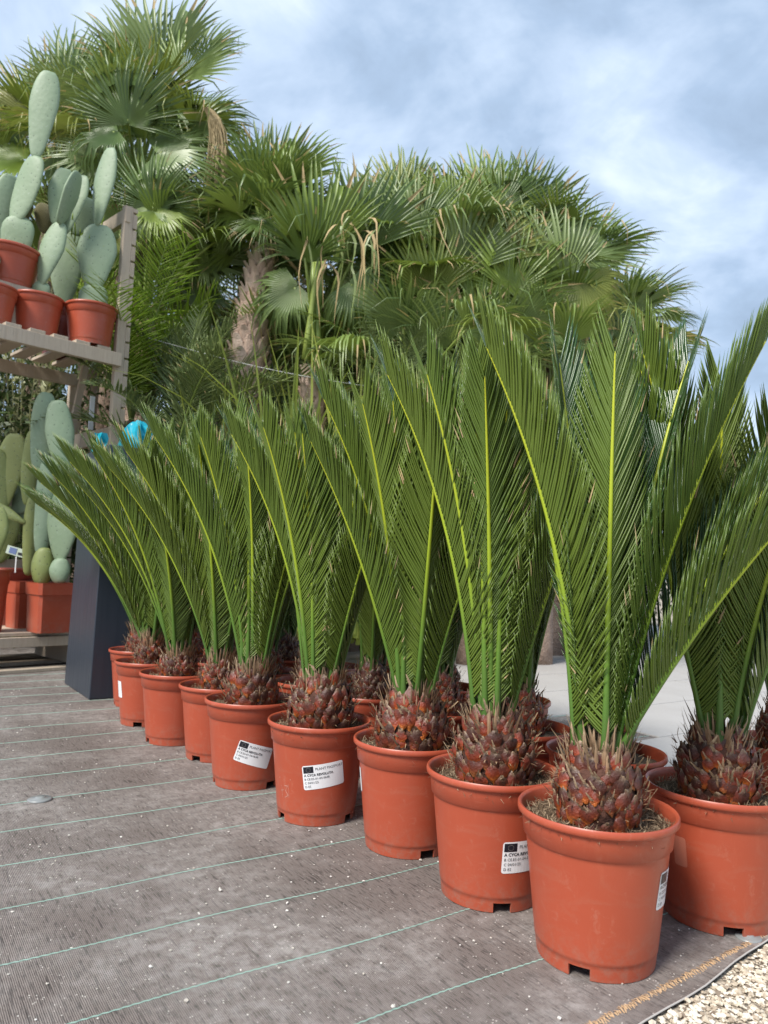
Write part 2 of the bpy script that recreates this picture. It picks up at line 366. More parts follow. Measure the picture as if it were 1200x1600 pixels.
for i in range(len(us)-1):
    for j in range(5):
        F.append((i*k+j, i*k+j+1, (i+1)*k+j+1, (i+1)*k+j)); FM.append(1 if j >= 3 else 0)
fabric = obj('ground_fabric', mesh_np('ground_fabric', V, F, qm=FM, smooth=True), None, [m_fabric, m_fabedge]); tag(fabric, kind='structure')

m_thread = Mat('green_thread').col((0.33, 0.50, 0.42, 1)).set(Roughness=0.6).m
rng = random.Random(5)
for k, off in enumerate([1.014, 1.240, 1.468, 1.697, 1.931, 2.160, 2.405, 2.658, 2.915, 3.176, 3.417, 3.690, 3.93, 4.18, 4.42, 4.66, 4.90, 5.14]):
    V = []; F = []; ph = rng.random()*9; step = 0.008 if off < 2.2 else 0.016
    u = -4.0 if off > 1.6 else -2.0; umax = 5.0; i = 0; a1 = rng.uniform(2, 4)
    wd = 0.0008
    if off > 2.6: wd = 0.0009
    while u < umax:
        vv = off + 0.006*math.sin(u*a1+ph) + 0.003*math.sin(u*11+ph*2) + (0.0009 if i % 2 else -0.0009)
        V += [uv2w(u, vv-wd, 0.0008), uv2w(u, vv, 0.0024), uv2w(u, vv+wd, 0.0008)]
        if i:
            b = 3*(i-1); F += [(b, b+3, b+4, b+1), (b+1, b+4, b+5, b+2)]
        i += 1; u += step
    obj('thread', mesh_np('thread', V, F), fabric, m_thread)
# orange stitched hem along the cut edge
M = Mat('orange_stitching'); M.col(M.mix(M.noise(M.coord(), 220, 3), (0.52, 0.28, 0.12, 1), (0.62, 0.47, 0.30, 1))).set(Roughness=0.8); m_stitch = M.m
mb = MB(); u = -1.5
while u < 4.0:
    v0_ = edge_v(u)*0 + (0.785 + 0.0425*u if u < 1.8 else 0.8615) + rng.uniform(-.0025, .0025)
    ln = rng.uniform(0.004, 0.0085); sk = rng.uniform(-0.004, 0.004); z = rng.uniform(0.002, 0.0045)
    if v0_ - edge_v(u) > 0.006 and rng.random() < 0.93:
        a = uv2w(u-sk, v0_-ln, 0.0012); b = uv2w(u, v0_, z); c_ = uv2w(u+sk, v0_+ln, 0.0012); hw = TD*0.0011
        mb.add([a-hw, a+hw, b+hw, b-hw, c_+hw, c_-hw], [(0, 1, 2, 3), (3, 2, 4, 5)])
    u += rng.uniform(0.0022, 0.0040)
st = obj('stitching', mb.mesh('stitching'), fabric, m_stitch); tag(st, kind='stuff')

# added slabs stand in for sunlit fabric behind the plants, overexposure in their colour
M = Mat('overexposed_fabric'); v = M.map(M.coord(), (1, 1, 1), (0, 0, TAZ - math.pi/2)); n = M.noise(v, 3, 6, 0.65)
M.col(M.mix(n, (0.36, 0.34, 0.32, 1), (0.48, 0.46, 0.44, 1))).set(Roughness=0.6).bump(M.noise(v, 80, 4), 0.003); m_overexposed = M.m
sunlit_fabric = empty('sunlit_fabric'); tag(sunlit_fabric, kind='structure')
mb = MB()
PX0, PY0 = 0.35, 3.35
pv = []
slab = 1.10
tile = mesh_np('sunlit_fabric_slab', [(0.0015, 0.0015, 0.006), (slab-.0015, 0.0015, 0.006), (slab-.0015, slab*.5-.0015, 0.006), (.0015, slab*.5-.0015, .006),
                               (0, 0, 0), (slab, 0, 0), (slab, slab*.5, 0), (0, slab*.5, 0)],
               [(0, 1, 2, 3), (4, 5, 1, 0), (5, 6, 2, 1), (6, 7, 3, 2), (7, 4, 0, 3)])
tile.materials.append(m_overexposed)
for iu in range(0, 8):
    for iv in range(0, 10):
        o = inst('sunlit_fabric_slab', tile, sunlit_fabric, Matrix.Translation(uv2w(2.45+iu*(slab+.006) + (0.5 if iv % 2 else 0), 1.55+iv*(slab*.5+.006), 0.001)) @ Matrix.Rotation(math.pi/2-TAZ, 4, 'Z'))

# ------------------------------------------------------------------ loose stone
def pebbles(name, pts, sizes, mat, seed):
    r = np.random.default_rng(seed); n = len(pts)
    base = np.array([(1, 0, 0), (-1, 0, 0), (0, 1, 0), (0, -1, 0), (0, 0, 1), (0, 0, -1), (.6, .6, .55), (-.6, .6, .5), (-.6, -.6, .55), (.6, -.6, .5)], float)
    tri = np.array([(0, 6, 4), (6, 2, 4), (2, 7, 4), (7, 1, 4), (1, 8, 4), (8, 3, 4), (3, 9, 4), (9, 0, 4), (0, 2, 6), (2, 1, 7), (1, 3, 8), (3, 0, 9), (2, 0, 5), (1, 2, 5), (3, 1, 5), (0, 3, 5)])
    B = base[None]*r.uniform(.7, 1.25, (n, 10, 1))*np.asarray(sizes)[:, None, None]*r.uniform(.7, 1.2, (n, 1, 3))
    B[:, :, 2] *= .75
    a = r.uniform(0, 6.28, n); ca, sa = np.cos(a)[:, None], np.sin(a)[:, None]
    X = B[:, :, 0]*ca - B[:, :, 1]*sa; Y = B[:, :, 0]*sa + B[:, :, 1]*ca
    V = np.stack([X, Y, B[:, :, 2]], 2) + np.asarray(pts)[:, None, :]
    T = (tri[None] + (np.arange(n)*10)[:, None, None]).reshape(-1, 3)
    me = mesh_np(name, V.reshape(-1, 3), None, T, attr=np.repeat(r.uniform(0, 1, n), 10))
    return obj(name, me, None, mat)
M = Mat('gravel_stone'); t = M.attr()
M.col(M.ramp(t, [(0.0, (0.16, 0.12, 0.09, 1)), (0.12, (0.38, 0.31, 0.23, 1)), (0.5, (0.58, 0.51, 0.40, 1)), (1.0, (0.76, 0.71, 0.62, 1))])).set(Roughness=0.85); m_stone = M.m
r = np.random.default_rng(3); pts = []; sz = []
for _ in range(42000):
    u = r.uniform(0.7, 2.7); v = r.uniform(0.0, 0.93)
    if v > edge_v(u) - 0.004: continue
    size = abs(r.normal(0.0034, 0.0013))+.0012
    q = uv2w(u, v); pts.append((q.x, q.y, -0.008+size*r.uniform(.2, .9))); sz.append(size)
gv = pebbles('gravel', pts, sz, m_stone, 4); tag(gv, 'pale beige gravel beside the cut edge of the ground fabric', 'gravel', kind='stuff')
pts = []; sz = []
for _ in range(2800):
    d = r.uniform(1.0, 5.0)**1.0; a = r.uniform(-0.62, 0.75)
    q = Vector((d*math.sin(a), d*math.cos(a), 0)); vv = q.dot(TN); uu = q.dot(TD)
    if vv < edge_v(uu)+.01: continue
    cl = math.sin(q.x*9+1)*math.sin(q.y*7) + r.uniform(-.9, 1.2)
    if cl < 0: continue
    size = min(abs(r.normal(0.0012, 0.0011))+.0006, .0052)
    pts.append((q.x, q.y, 0.001+size*.4)); sz.append(size)
M = Mat('white_grit'); t = M.attr(); M.col(M.ramp(t, [(0, (0.45, 0.40, 0.34, 1)), (1, (0.78, 0.75, 0.70, 1))])).set(Roughness=0.8); m_grit = M.m
gr = pebbles('grit', pts, sz, m_grit, 8); tag(gr, 'white grit scattered over the woven ground fabric', 'grit', kind='stuff')
# clear plastic fixing washer
mb = MB(); n = 20; P = []
for (rr, z) in ((0.034, 0.001), (0.034, 0.004), (0.030, 0.006), (0.014, 0.0065), (0.012, 0.010), (0.004, 0.010)):
    P += [(rr*math.cos(2*math.pi*j/n), rr*math.sin(2*math.pi*j/n), z) for j in range(n)]
mb.add(P, [(i*n+j, i*n+(j+1) % n, (i+1)*n+(j+1) % n, (i+1)*n+j) for i in range(5) for j in range(n)] + [tuple(5*n+j for j in range(n))])
m_washer = Mat('clear_plastic').col((0.36, 0.38, 0.38, 1)).set(Roughness=0.25, Transmission_Weight=0.35).m
o = obj('fixing_washer', mb.mesh('fixing_washer', True), None, m_washer, (-0.974, 2.239, 0)); tag(o, 'round translucent plastic washer pinning down the ground fabric', 'washer')
mb = MB(); mb.add([Vector(q)*.75 for q in P], [(i*n+j, i*n+(j+1) % n, (i+1)*n+(j+1) % n, (i+1)*n+j) for i in range(5) for j in range(n)] + [tuple(5*n+j for j in range(n))])
o = obj('fixing_washer', mb.mesh('fixing_washer', True), None, m_washer, uv2w(1.50, .862)); tag(o, 'plastic washer half hidden under the right-hand pot at the fabric edge', 'washer')

# ------------------------------------------------------------------ generators for plants
def frond_parts(Lf, e0, e1, pw, twist, sway, seed, nl, lmax, wid, a0, a1, vv, pet, r0, curl=0.25, droop=0.0, jit=0.04, thick=0.0010, pbase=0.25, tipcut=0.55):
    r = np.random.default_rng(seed); Mn = 48
    s = np.linspace(0, 1, Mn); el = np.radians(e0 + (e1-e0)*s**pw); ds = Lf/(Mn-1)
    X = np.concatenate([[0], np.cumsum(np.cos(el[:-1])*ds)]); Z = np.concatenate([[0], np.cumsum(np.sin(el[:-1])*ds)])
    Yv = sway*s**2*Lf; C = np.stack([X, Yv, Z], 1)
    T = np.gradient(C, axis=0); T /= np.linalg.norm(T, axis=1)[:, None]
    N0 = np.stack([-np.sin(el), np.zeros(Mn), np.cos(el)], 1); B0 = np.cross(N0, T); B0 /= np.linalg.norm(B0, axis=1)[:, None]; N0 = np.cross(T, B0)
    tw = np.radians(twist)*s**1.2
    Nn = N0*np.cos(tw)[:, None] + B0*np.sin(tw)[:, None]; Bn = B0*np.cos(tw)[:, None] - N0*np.sin(tw)[:, None]
    # rachis tube, wider than thick
    n = 7; th = np.arange(n)*2*np.pi/n
    rad = r0*(1-s)**0.75 + 0.0014; rad = rad*(1+0.9*np.exp(-s*28))
    ring = C[:, None, :] + rad[:, None, None]*(np.cos(th)[None, :, None]*Bn[:, None, :] + 0.8*np.sin(th)[None, :, None]*Nn[:, None, :])
    i, j = np.meshgrid(np.arange(Mn-1), np.arange(n), indexing='ij'); j2 = (j+1) % n
    Q = np.stack([i*n+j, i*n+j2, (i+1)*n+j2, (i+1)*n+j], -1).reshape(-1, 4)
    me_r = mesh_np('rachis', ring.reshape(-1, 3), Q, smooth=True, attr=np.repeat(s, n))
    # leaflets
    kk = np.arange(nl); VV = []; 
    for side in (-1, 1):
        q = np.clip(pet + (0.995-pet)*(kk + r.uniform(-.25, .25, nl) + (0.5 if side > 0 else 0))/nl, 0, .998)
        q = np.where(kk == nl-1, .997, q)
        ip = lambda A: np.stack([np.interp(q, s, A[:, c]) for c in range(3)], 1)
        P, t, nn, bb = ip(C), ip(T), ip(Nn), ip(Bn)
        x = (q-pet)/(1-pet)
        prof = np.minimum(1, pbase + (1-pbase)*np.clip(x/0.30, 0, 1)**0.8)*(1 - tipcut*np.clip((x-.45)/.55, 0, 1)**1.6)
        Ln = lmax*prof*r.uniform(1-jit*1.5, 1+jit*1.5, nl)
        a = np.radians(a0 + (a1-a0)*x**0.8 + r.normal(0, jit*60, nl)); v_ = np.radians(vv + r.normal(0, jit*90, nl))
        lat = bb*side*np.cos(v_)[:, None] + nn*np.sin(v_)[:, None]
        d0 = t*np.cos(a)[:, None] + lat*np.sin(a)[:, None]
        nrm = nn*np.cos(v_)[:, None] - bb*side*np.sin(v_)[:, None]
        base = P + bb*side*np.interp(q, s, rad)[:, None]*0.7
        ts = (0.0, 0.10, 0.42, 0.78, 1.0); ws = (0.45, 0.9, 1.0, 0.72, 0.0)
        bendv = t*curl - lat*curl*0.5 + np.array([0, 0, -1.0])*droop + r.normal(0, jit, (nl, 3))
        cols = []
        for tt, ww in zip(ts, ws):
            ctr = base + Ln[:, None]*(d0*tt + bendv*tt**2*0.5)
            if ww == 0: cols.append(ctr[:, None, :]); continue
            dcur = d0 + bendv*tt; dcur /= np.linalg.norm(dcur, axis=1)[:, None]
            W = np.cross(nrm, dcur); W /= np.linalg.norm(W, axis=1)[:, None]; W *= (wid*ww*0.5)
            cols.append(np.stack([ctr - W - nrm*thick*.4, ctr + nrm*thick*0.2, ctr + W - nrm*thick*.4, ctr - nrm*thick*1.3], 1))
        VV.append(np.concatenate(cols, 1))           # nl x 17 x 3
    VV = np.concatenate(VV, 0); nv = VV.shape[1]; K = VV.shape[0]
    q1 = []; qm = []
    for rr in range(3):
        for j, mi in ((0, 0), (1, 0), (2, 1), (3, 1)):
            q1.append((rr*4+j, rr*4+(j+1) % 4, (rr+1)*4+(j+1) % 4, (rr+1)*4+j)); qm.append(mi)
    t1 = [(12+j, 12+(j+1) % 4, 16) for j in range(4)]; tm = [0, 0, 1, 1]
    off = (np.arange(K)*nv)[:, None, None]
    QM = np.tile(qm, (K, 1)); TM = np.tile(tm, (K, 1)); dryk = r.uniform(0, 1, K); TM[dryk < .05] = 2
    me_l = mesh_np('leaflets', VV.reshape(-1, 3), (np.array(q1)[None]+off).reshape(-1, 4), (np.array(t1)[None]+off).reshape(-1, 3),
                   QM.ravel(), TM.ravel(), smooth=True)
    return me_r, me_l

def cyc_frond(Lf, e0, e1, seed, twist=0, sway=0, pw=1.3):
    a, b = frond_parts(Lf, e0, e1, pw, twist, sway, seed, 104, 0.208, 0.0060, 53, 20, 34, 0.065, 0.0066, curl=0.17, jit=0.022, pbase=0.24, tipcut=0.42)
    a.materials.append(m_rachis); b.materials.append(m_leaf_up); b.materials.append(m_leaf_lo); b.materials.append(m_palm_dry)
    return a, b

rg = random.Random(11)
LIB = []                                   # (e1-e0 class, rachis mesh, leaflet mesh)
for k, (e0, e1) in enumerate([(85, 82), (86, 77), (84, 74), (82, 70), (84, 66), (80, 64), (79, 60), (82, 72), (87, 80), (78, 56), (77, 62), (75, 52)]):
    LIB.append((e0, e1, cyc_frond(0.84, e0, e1, 100+k, rg.uniform(-25, 25), rg.uniform(-.06, .06), rg.uniform(1.0, 1.6))))

# stem scales
def scale_mesh(seed):
    r = random.Random(seed); nu, nvv = 6, 7; V = []; t = []
    for i in range(nvv):
        q = i/(nvv-1)
        hw = 0.0185*(0.12+0.88*math.sin(min(1, q/0.62)*math.pi/2)) if q < .62 else 0.0185*(1-0.86*((q-.62)/.38)**0.9)
        for j in range(nu):
            xx = -1+2*j/(nu-1)
            y = 0.0085*(1-xx*xx*0.85)*math.sin(math.pi*min(1, q*0.82+.12))**.7 + 0.005*q**1.5 + r.uniform(-.0022, .0022)
            V.append((hw*xx + r.uniform(-.0022, .0022), y, 0.046*(q-.35) + r.uniform(-.0024, .0024))); t.append(min(1, max(0, q*0.92 + 0.10*(1-abs(xx)) - .04)))
    F = [(i*nu+j, i*nu+j+1, (i+1)*nu+j+1, (i+1)*nu+j) for i in range(nvv-1) for j in range(nu-1)]
    # dried curl left on the tip
    b = len(V); hw = .004; tx = r.uniform(-.012, .012)
    for i, (yy, zz) in enumerate(((.016, .028), (.022, .038), (.027 + r.uniform(-.004, .006), .047 + r.uniform(-.008, .012)))):
        V += [(tx*i/2-hw*(1-i*.36), yy, zz), (tx*i/2+hw*(1-i*.36), yy+.001, zz)]; t += [0.9+.05*i]*2
    F += [(b, b+1, b+3, b+2), (b+2, b+3, b+5, b+4)]
    me = mesh_np('leaf_base', V, F, smooth=True, attr=t); me.materials.append(m_scale); return me
SC = [scale_mesh(k) for k in range(6)]

# pot
def pot_mesh(Rr, Rb, H, notches=3, seg=72, shoulder=0.79, soil=0.88, nrot=0.0):
    k = Rr/0.15; prof = []
    rb = Rb; rs = Rb + (Rr*0.885-Rb)*1.0
    zf = 0.028*H/.27; zs = shoulder*H
    prof += [(rb, 0), (rb+0.0025, zf*.72), (rb+0.0035, zf), (rb+.0044, zf+.0010), (rb+.0044+(rs-rb-.0044)*.03, zf+.0010+(zs-zf)*.03), (rb+.0044+(rs-rb-.0044)*.5, zf+(zs-zf)*.5), (rs-(rs-rb-.0044)*.04, zs-(zs-zf)*.045), (rs, zs-.003), (rs+.0012*k, zs), (rs+.0050*k, zs+.003*k), (Rr*.945, H-.017*k),
             (Rr*.975, H-.0155*k), (Rr*.997, H-.0125*k), (Rr, H-.008*k), (Rr*.997, H-.0025*k), (Rr*.985, H), (Rr*.955, H-.0012), (Rr*.942, H-.005*k), (Rr*.932, H*.93), (Rr*.92, H*(soil-.06)), (0.0, H*(soil-.061))]
    V = []; F = []
    ncol = len(prof)
    for (r_, z) in prof:
        for j in range(seg):
            th = 2*math.pi*j/seg; V.append((r_*math.cos(th), r_*math.sin(th), z))
    per = seg//notches if notches else 999
    isn = lambda j: notches and (j % per) < 4
    for i in range(ncol-1):
        for j in range(seg):
            if i == 0 and isn(j): continue
            j2 = (j+1) % seg; F.append((i*seg+j, i*seg+j2, (i+1)*seg+j2, (i+1)*seg+j))
    # inner skin of the foot and the sides of each notch
    b = len(V)
    for z in (0, zf*.72):
        for j in range(seg):
            th = 2*math.pi*j/seg; V.append(((rb-.004)*math.cos(th), (rb-.004)*math.sin(th), z))
    for j in range(seg):
        j2 = (j+1) % seg
        if isn(j):
            F.append((seg+j, seg+j2, b+seg+j2, b+seg+j))
        else:
            F.append((b+j2, b+j, b+seg+j, b+seg+j2)); F.append((j2, j, b+j, b+j2))
        if isn(j) != isn((j-1) % seg): F.append((j, b+j, b+seg+j, seg+j))
    # base plate seen through the notches
    c = len(V)
    for j in range(seg):
        th = 2*math.pi*j/seg; V.append(((rb-.004)*math.cos(th), (rb-.004)*math.sin(th), zf*.72+.0004))
    me = bpy.data.meshes.new('pot'); me.from_pydata([tuple(q) for q in V], [], F + [tuple(range(c, c+seg))])
    me.polygons.foreach_set('use_smooth', [True]*len(me.polygons)); me.update()
    bm = bmesh.new(); bm.from_mesh(me)
    for e_ in bm.edges:
        if len(e_.link_faces) == 2 and e_.calc_face_angle(0) > R_(50): e_.smooth = False
    bm.to_mesh(me); bm.free()
    return me
POT_R, POT_B, POT_H = 0.15, 0.1085, 0.27
PM = pot_mesh(POT_R, POT_B, POT_H); PM.materials.append(m_pot)
def pot_r(z):                               # outside radius of the wall below the shoulder
    return 0.1129 + (0.13275-0.1129)*(z-.029)/(0.2133-.003-.029)

# sticker: white card with flag, ring of stars and printed lines, bent round the wall
def text_geo(s, size, x, y, bold=0.0):
    cu = bpy.data.curves.new('t', 'FONT'); cu.body = s; cu.size = size; cu.offset = bold; cu.resolution_u = 2
    o = bpy.data.objects.new('t', cu); link(o); bpy.context.view_layer.update()
    me = bpy.data.meshes.new_from_object(o.evaluated_get(bpy.context.evaluated_depsgraph_get()))
    V = [(v_.co.x + x, v_.co.y + y) for v_ in me.vertices]; F = [tuple(p.vertices) for p in me.polygons]
    bpy.data.objects.remove(o); bpy.data.curves.remove(cu); bpy.data.meshes.remove(me)
    return V, F
SW, SH = 0.115, 0.066
TXT = [text_geo('PLANT PASSPORT', 0.0098, -0.0215, 0.0185), text_geo('A CYCA REVOLUTA', 0.0090, -0.0535, 0.0035, 0.00028),
       text_geo('B CE.ES-01-04-0648', 0.0084, -0.0535, -0.0068), text_geo('C 04/01/25', 0.0084, -0.0535, -0.0170), text_geo('D ES', 0.0084, -0.0535, -0.0272)]
def sticker(parent, ang, z0, tilt=0.0, full=True, w_=SW, h_=SH, mats=None):
    mb = MB(); ct, stt = math.cos(tilt), math.sin(tilt)
    def P(x, y, lift):
        xr, yr = x*ct - y*stt, x*stt + y*ct; z = z0+yr; rr = pot_r(z)
        th = ang + xr/rr; return ((rr+lift)*math.cos(th), (rr+lift)*math.sin(th), z)
    nx = 14; rc = 0.005
    xs = [-w_/2, -w_/2+rc*.3, -w_/2+rc] + [(-w_/2+rc) + (w_-2*rc)*i/nx for i in range(1, nx)] + [w_/2-rc, w_/2-rc*.3, w_/2]
    ins = [rc, rc*.29, 0] + [0]*(nx-1) + [0, rc*.29, rc]
    V = []; ny = 6
    for x_, ii in zip(xs, ins):
        for jy in range(ny+1): V.append(P(x_, (-h_/2+ii) + (h_-2*ii)*jy/ny, 0.0006))
    mb.add(V, [(i*(ny+1)+j, (i+1)*(ny+1)+j, (i+1)*(ny+1)+j+1, i*(ny+1)+j+1) for i in range(len(xs)-1) for j in range(ny)], 0)
    if full:
        fx0, fx1, fy0, fy1 = -w_/2+.003, -w_/2+.031, .0125, .030; V = []
        for i in range(5):
            for j in range(4): V.append(P(fx0+(fx1-fx0)*i/4, fy0+(fy1-fy0)*j/3, .0010))
        mb.add(V, [(i*4+j, (i+1)*4+j, (i+1)*4+j+1, i*4+j+1) for i in range(4) for j in range(3)], 2)
        for q in range(12):
            a = q*math.pi/6; cx, cy = (fx0+fx1)/2 + .0057*math.cos(a), (fy0+fy1)/2 + .0057*math.sin(a); V = []
            for p in range(10):
                rr = .00105 if p % 2 == 0 else .0005; b = math.pi/2 + p*math.pi/5; V.append(P(cx+rr*math.cos(b), cy+rr*math.sin(b), .0014))
            mb.add(V, [tuple(range(10))], 3)
        for V2, F2 in TXT: mb.add([P(x_, y_, .0012) for x_, y_ in V2], F2, 1)
    o = obj('sticker', mb.mesh('sticker'), parent, mats or [m_white, m_ink, m_flag, m_star]); return o

# one potted cycad
def blade(mb, p, d, up, ln, wd, bend, t0=0.0, n=3):
    p, d, up = Vector(p), Vector(d).normalized(), Vector(up)
    sd = d.cross(up).normalized(); V = []; t = []
    for i in range(n):
        q = i/n; c = p + d*(ln*q) + up*(bend*q*q); ww = wd*(1-q*0.75)
        V += [c - sd*ww/2, c + up*ww*.18, c + sd*ww/2]; t += [t0+q*(1-t0)]*3
    V.append(p + d*ln + up*bend); t.append(1.0)
    F = [(i*3+j, i*3+j+1, (i+1)*3+j+1, (i+1)*3+j) for i in range(n-1) for j in (0, 1)] + [((n-1)*3, (n-1)*3+1, n*3), ((n-1)*3+1, (n-1)*3+2, n*3)]
    mb.add(V, F, 0, t)

def cycad(x, y, label, seed, rz=0.0, near=2, fronds=None, nf=13, stem_r=0.074, stem_h=0.118, fl=1.0, bias=None, size=1.0, off=(0, 0)):
    r = random.Random(seed); nr = np.random.default_rng(seed)
    root = empty('potted_cycad', (x, y, 0.0015)); root.scale = (size,)*3
    tag(root, label, 'potted cycad', 'potted cycads')
    pot = inst('pot', PM, root); pot.rotation_euler = (0, 0, rz)
    zs = POT_H*0.905; ox, oy = off
    # soil with loose fibre
    rings, seg = 7, 28; V = [(0, 0, zs+.004)]; F = []
    for i in range(1, rings+1):
        rr = POT_R*.935*i/rings
        for j in range(seg):
            th = 2*math.pi*j/seg; V.append((rr*math.cos(th), rr*math.sin(th), zs + r.uniform(-.006, .006) + .004*math.sin(3*th+seed) - .004*(i/rings)))
    F += [(0, 1+j, 1+(j+1) % seg) for j in range(seg)]
    for i in range(1, rings):
        b0 = 1+(i-1)*seg; b1 = 1+i*seg
        F += [(b0+j, b1+j, b1+(j+1) % seg, b0+(j+1) % seg) for j in range(seg)]
    me = bpy.data.meshes.new('soil'); me.from_pydata(V, [], F); me.polygons.foreach_set('use_smooth', [True]*len(F)); me.update()
    soil = obj('soil', me, root, m_soil)
    nfib = 1500 if near == 2 else (500 if near == 1 else 0)
    if nfib:
        rad = POT_R*.92*np.sqrt(nr.uniform(.30, 1, nfib)); th = nr.uniform(0, 6.283, nfib); P = np.stack([rad*np.cos(th), rad*np.sin(th), zs+nr.uniform(-.001, .008, nfib)], 1)
        a = nr.uniform(0, 6.283, nfib); ee = nr.normal(.15, .45, nfib); D = np.stack([np.cos(a)*np.cos(ee), np.sin(a)*np.cos(ee), np.sin(ee)], 1)*nr.uniform(.006, .020, nfib)[:, None]
        W = np.stack([-np.sin(a), np.cos(a), nr.uniform(-.4, .4, nfib)], 1)*nr.uniform(.0004, .0009, nfib)[:, None]; mid = P + D*.5 + nr.normal(0, .0018, (nfib, 3))
        VV = np.stack([P-W, P+W, mid+W, mid-W, P+D+W*.5, P+D-W*.5], 1).reshape(-1, 3); q = np.array([(0, 1, 2, 3), (3, 2, 4, 5)])
        fb = obj('fibres', mesh_np('fibres', VV, (q[None]+(np.arange(nfib)*6)[:, None, None]).reshape(-1, 4), attr=np.repeat(nr.uniform(0, 1, nfib)**1.3, 6)), soil, m_fibre); tag(fb, kind='stuff')
    # stem core
    mb = MB(); pr = [(.80, -.02), (.93, .02), (.97, .35), (.92, .65), (.74, .90), (.45, 1.0), (.02, 1.03)]; sg = 20; V = []
    for (k, h) in pr:
        for j in range(sg):
            th = 2*math.pi*j/sg; rr = (stem_r-.008)*k; V.append((ox+rr*math.cos(th), oy+rr*math.sin(th), zs-.006+stem_h*h))
    mb.add(V, [(i*sg+j, i*sg+(j+1) % sg, (i+1)*sg+(j+1) % sg, (i+1)*sg+j) for i in range(len(pr)-1) for j in range(sg)])
    stem = obj('stem', mb.mesh('stem', True), root, m_core)
    # leaf bases like the scales of a pineapple
    rows = 7; mats_ = []
    for i in range(rows):
        q = i/(rows-1); z = zs + stem_h*(0.05+0.86*q)
        rr = stem_r*(0.93+0.11*math.sin(math.pi*min(1, q*1.1+.12)) - 0.22*max(0, q-.6)/.4)
        n = 16 if q < .7 else 14
        for j in range(n):
            th = 2*math.pi*(j+.5*(i % 2))/n + r.uniform(-.14, .14); s_ = r.uniform(.70, 1.12)*stem_r/.084
            tilt = R_(-10 + 22*q + r.uniform(-15, 15))
            mats_.append((Matrix.Translation((ox+(rr-.014)*math.cos(th), oy+(rr-.014)*math.sin(th), z+r.uniform(-.010, .010))) @ Matrix.Rotation(th-math.pi/2, 4, 'Z') @ Matrix.Rotation(tilt, 4, 'X') @ Matrix.Rotation(R_(r.uniform(-12, 12)), 4, 'Y') @ Matrix.Scale(s_, 4), r.randrange(6)))
    if near >= 1:
        for mm, k in mats_: inst('leaf_base', SC[k], stem, mm)
    else:
        VV = []; QQ = []; tt = []; b = 0
        for mm, k in mats_:
            me = SC[k]; co = np.empty(len(me.vertices)*3, np.float32); me.vertices.foreach_get('co', co); co = co.reshape(-1, 3); A = np.array(mm)
            VV.append(co @ A[:3, :3].T + A[:3, 3]); li = np.empty(len(me.loops), np.int32); me.loops.foreach_get('vertex_index', li); QQ.append(li.reshape(-1, 4)+b); b += len(co)
            av = np.empty(len(co), np.float32); me.attributes['t'].data.foreach_get('value', av); tt.append(av)
        lb = obj('leaf_bases', mesh_np('leaf_bases', np.concatenate(VV), np.concatenate(QQ), attr=np.concatenate(tt), smooth=True), stem, m_scale); tag(lb, kind='stuff')
    # dry cataphylls
    mb = MB(); nb = 330 if near else 80
    for _ in range(nb):
        q = r.random()**.55; th = r.uniform(0, 6.283); rr = stem_r*(1.0-.52*max(0, q-.45)/.55)*(r.uniform(.8, 1.05) if q < .85 else r.uniform(.25, 1.0)); el = R_(r.uniform(25, 70) if q < .75 else r.uniform(62, 88))
        d = Vector((math.cos(th)*math.cos(el), math.sin(th)*math.cos(el), math.sin(el))); upv = Vector((math.cos(th)*math.sin(el), math.sin(th)*math.sin(el), -math.cos(el)))
        p = Vector((ox+rr*math.cos(th), oy+rr*math.sin(th), zs+stem_h*(.08+.80*q)))
        ln = r.uniform(.012, .030) if q < .75 else r.uniform(.04, .095)
        blade(mb, p, d, upv, ln, r.uniform(.003, .007) if q < .75 else r.uniform(.005, .013), r.uniform(-.012, .018))
    cp = obj('cataphylls', mb.mesh('cataphylls'), stem, m_cata); tag(cp, kind='stuff')
    # fronds
    zt = zs + stem_h*0.86
    specs = list(fronds or [])
    for k in range(nf):
        az = (seed*37 + k*137.5) % 360
        if bias and r.random() < .5: az = (bias + r.uniform(-60, 60)) % 360
        specs.append((az, None, None, r.uniform(.90, 1.08)))
    for k, sp_ in enumerate(specs):
        az, e0, e1, ls = sp_[:4]
        rr = stem_r*.36 + stem_r*.14*(k % 2); a = R_(az)
        if e0 is None:
            inner = r.random(); cand = LIB if inner > .3 else LIB[:4]
            E0, E1, (mr, ml) = cand[r.randrange(len(cand))]; extra = r.uniform(-4, 4)
        else:
            mr, ml = cyc_frond(0.84, e0, e1, seed*50+k, sp_[4] if len(sp_) > 4 else 0, sp_[5] if len(sp_) > 5 else 0, sp_[6] if len(sp_) > 6 else 1.3); extra = 0
        mm = Matrix.Translation((ox+rr*math.cos(a), oy+rr*math.sin(a), zt)) @ Matrix.Rotation(a, 4, 'Z') @ Matrix.Rotation(R_(-extra), 4, 'Y') @ Matrix.Scale(ls*fl, 4)
        fo = inst('frond', mr, root, mm)
        lf = inst('leaflets', ml, fo); tag(lf, kind='stuff')
    return root, pot

def face(x, y, deg): return math.atan2(-y, -x) + R_(deg)       # angle on a pot's wall, degrees to the right of the side facing the viewer

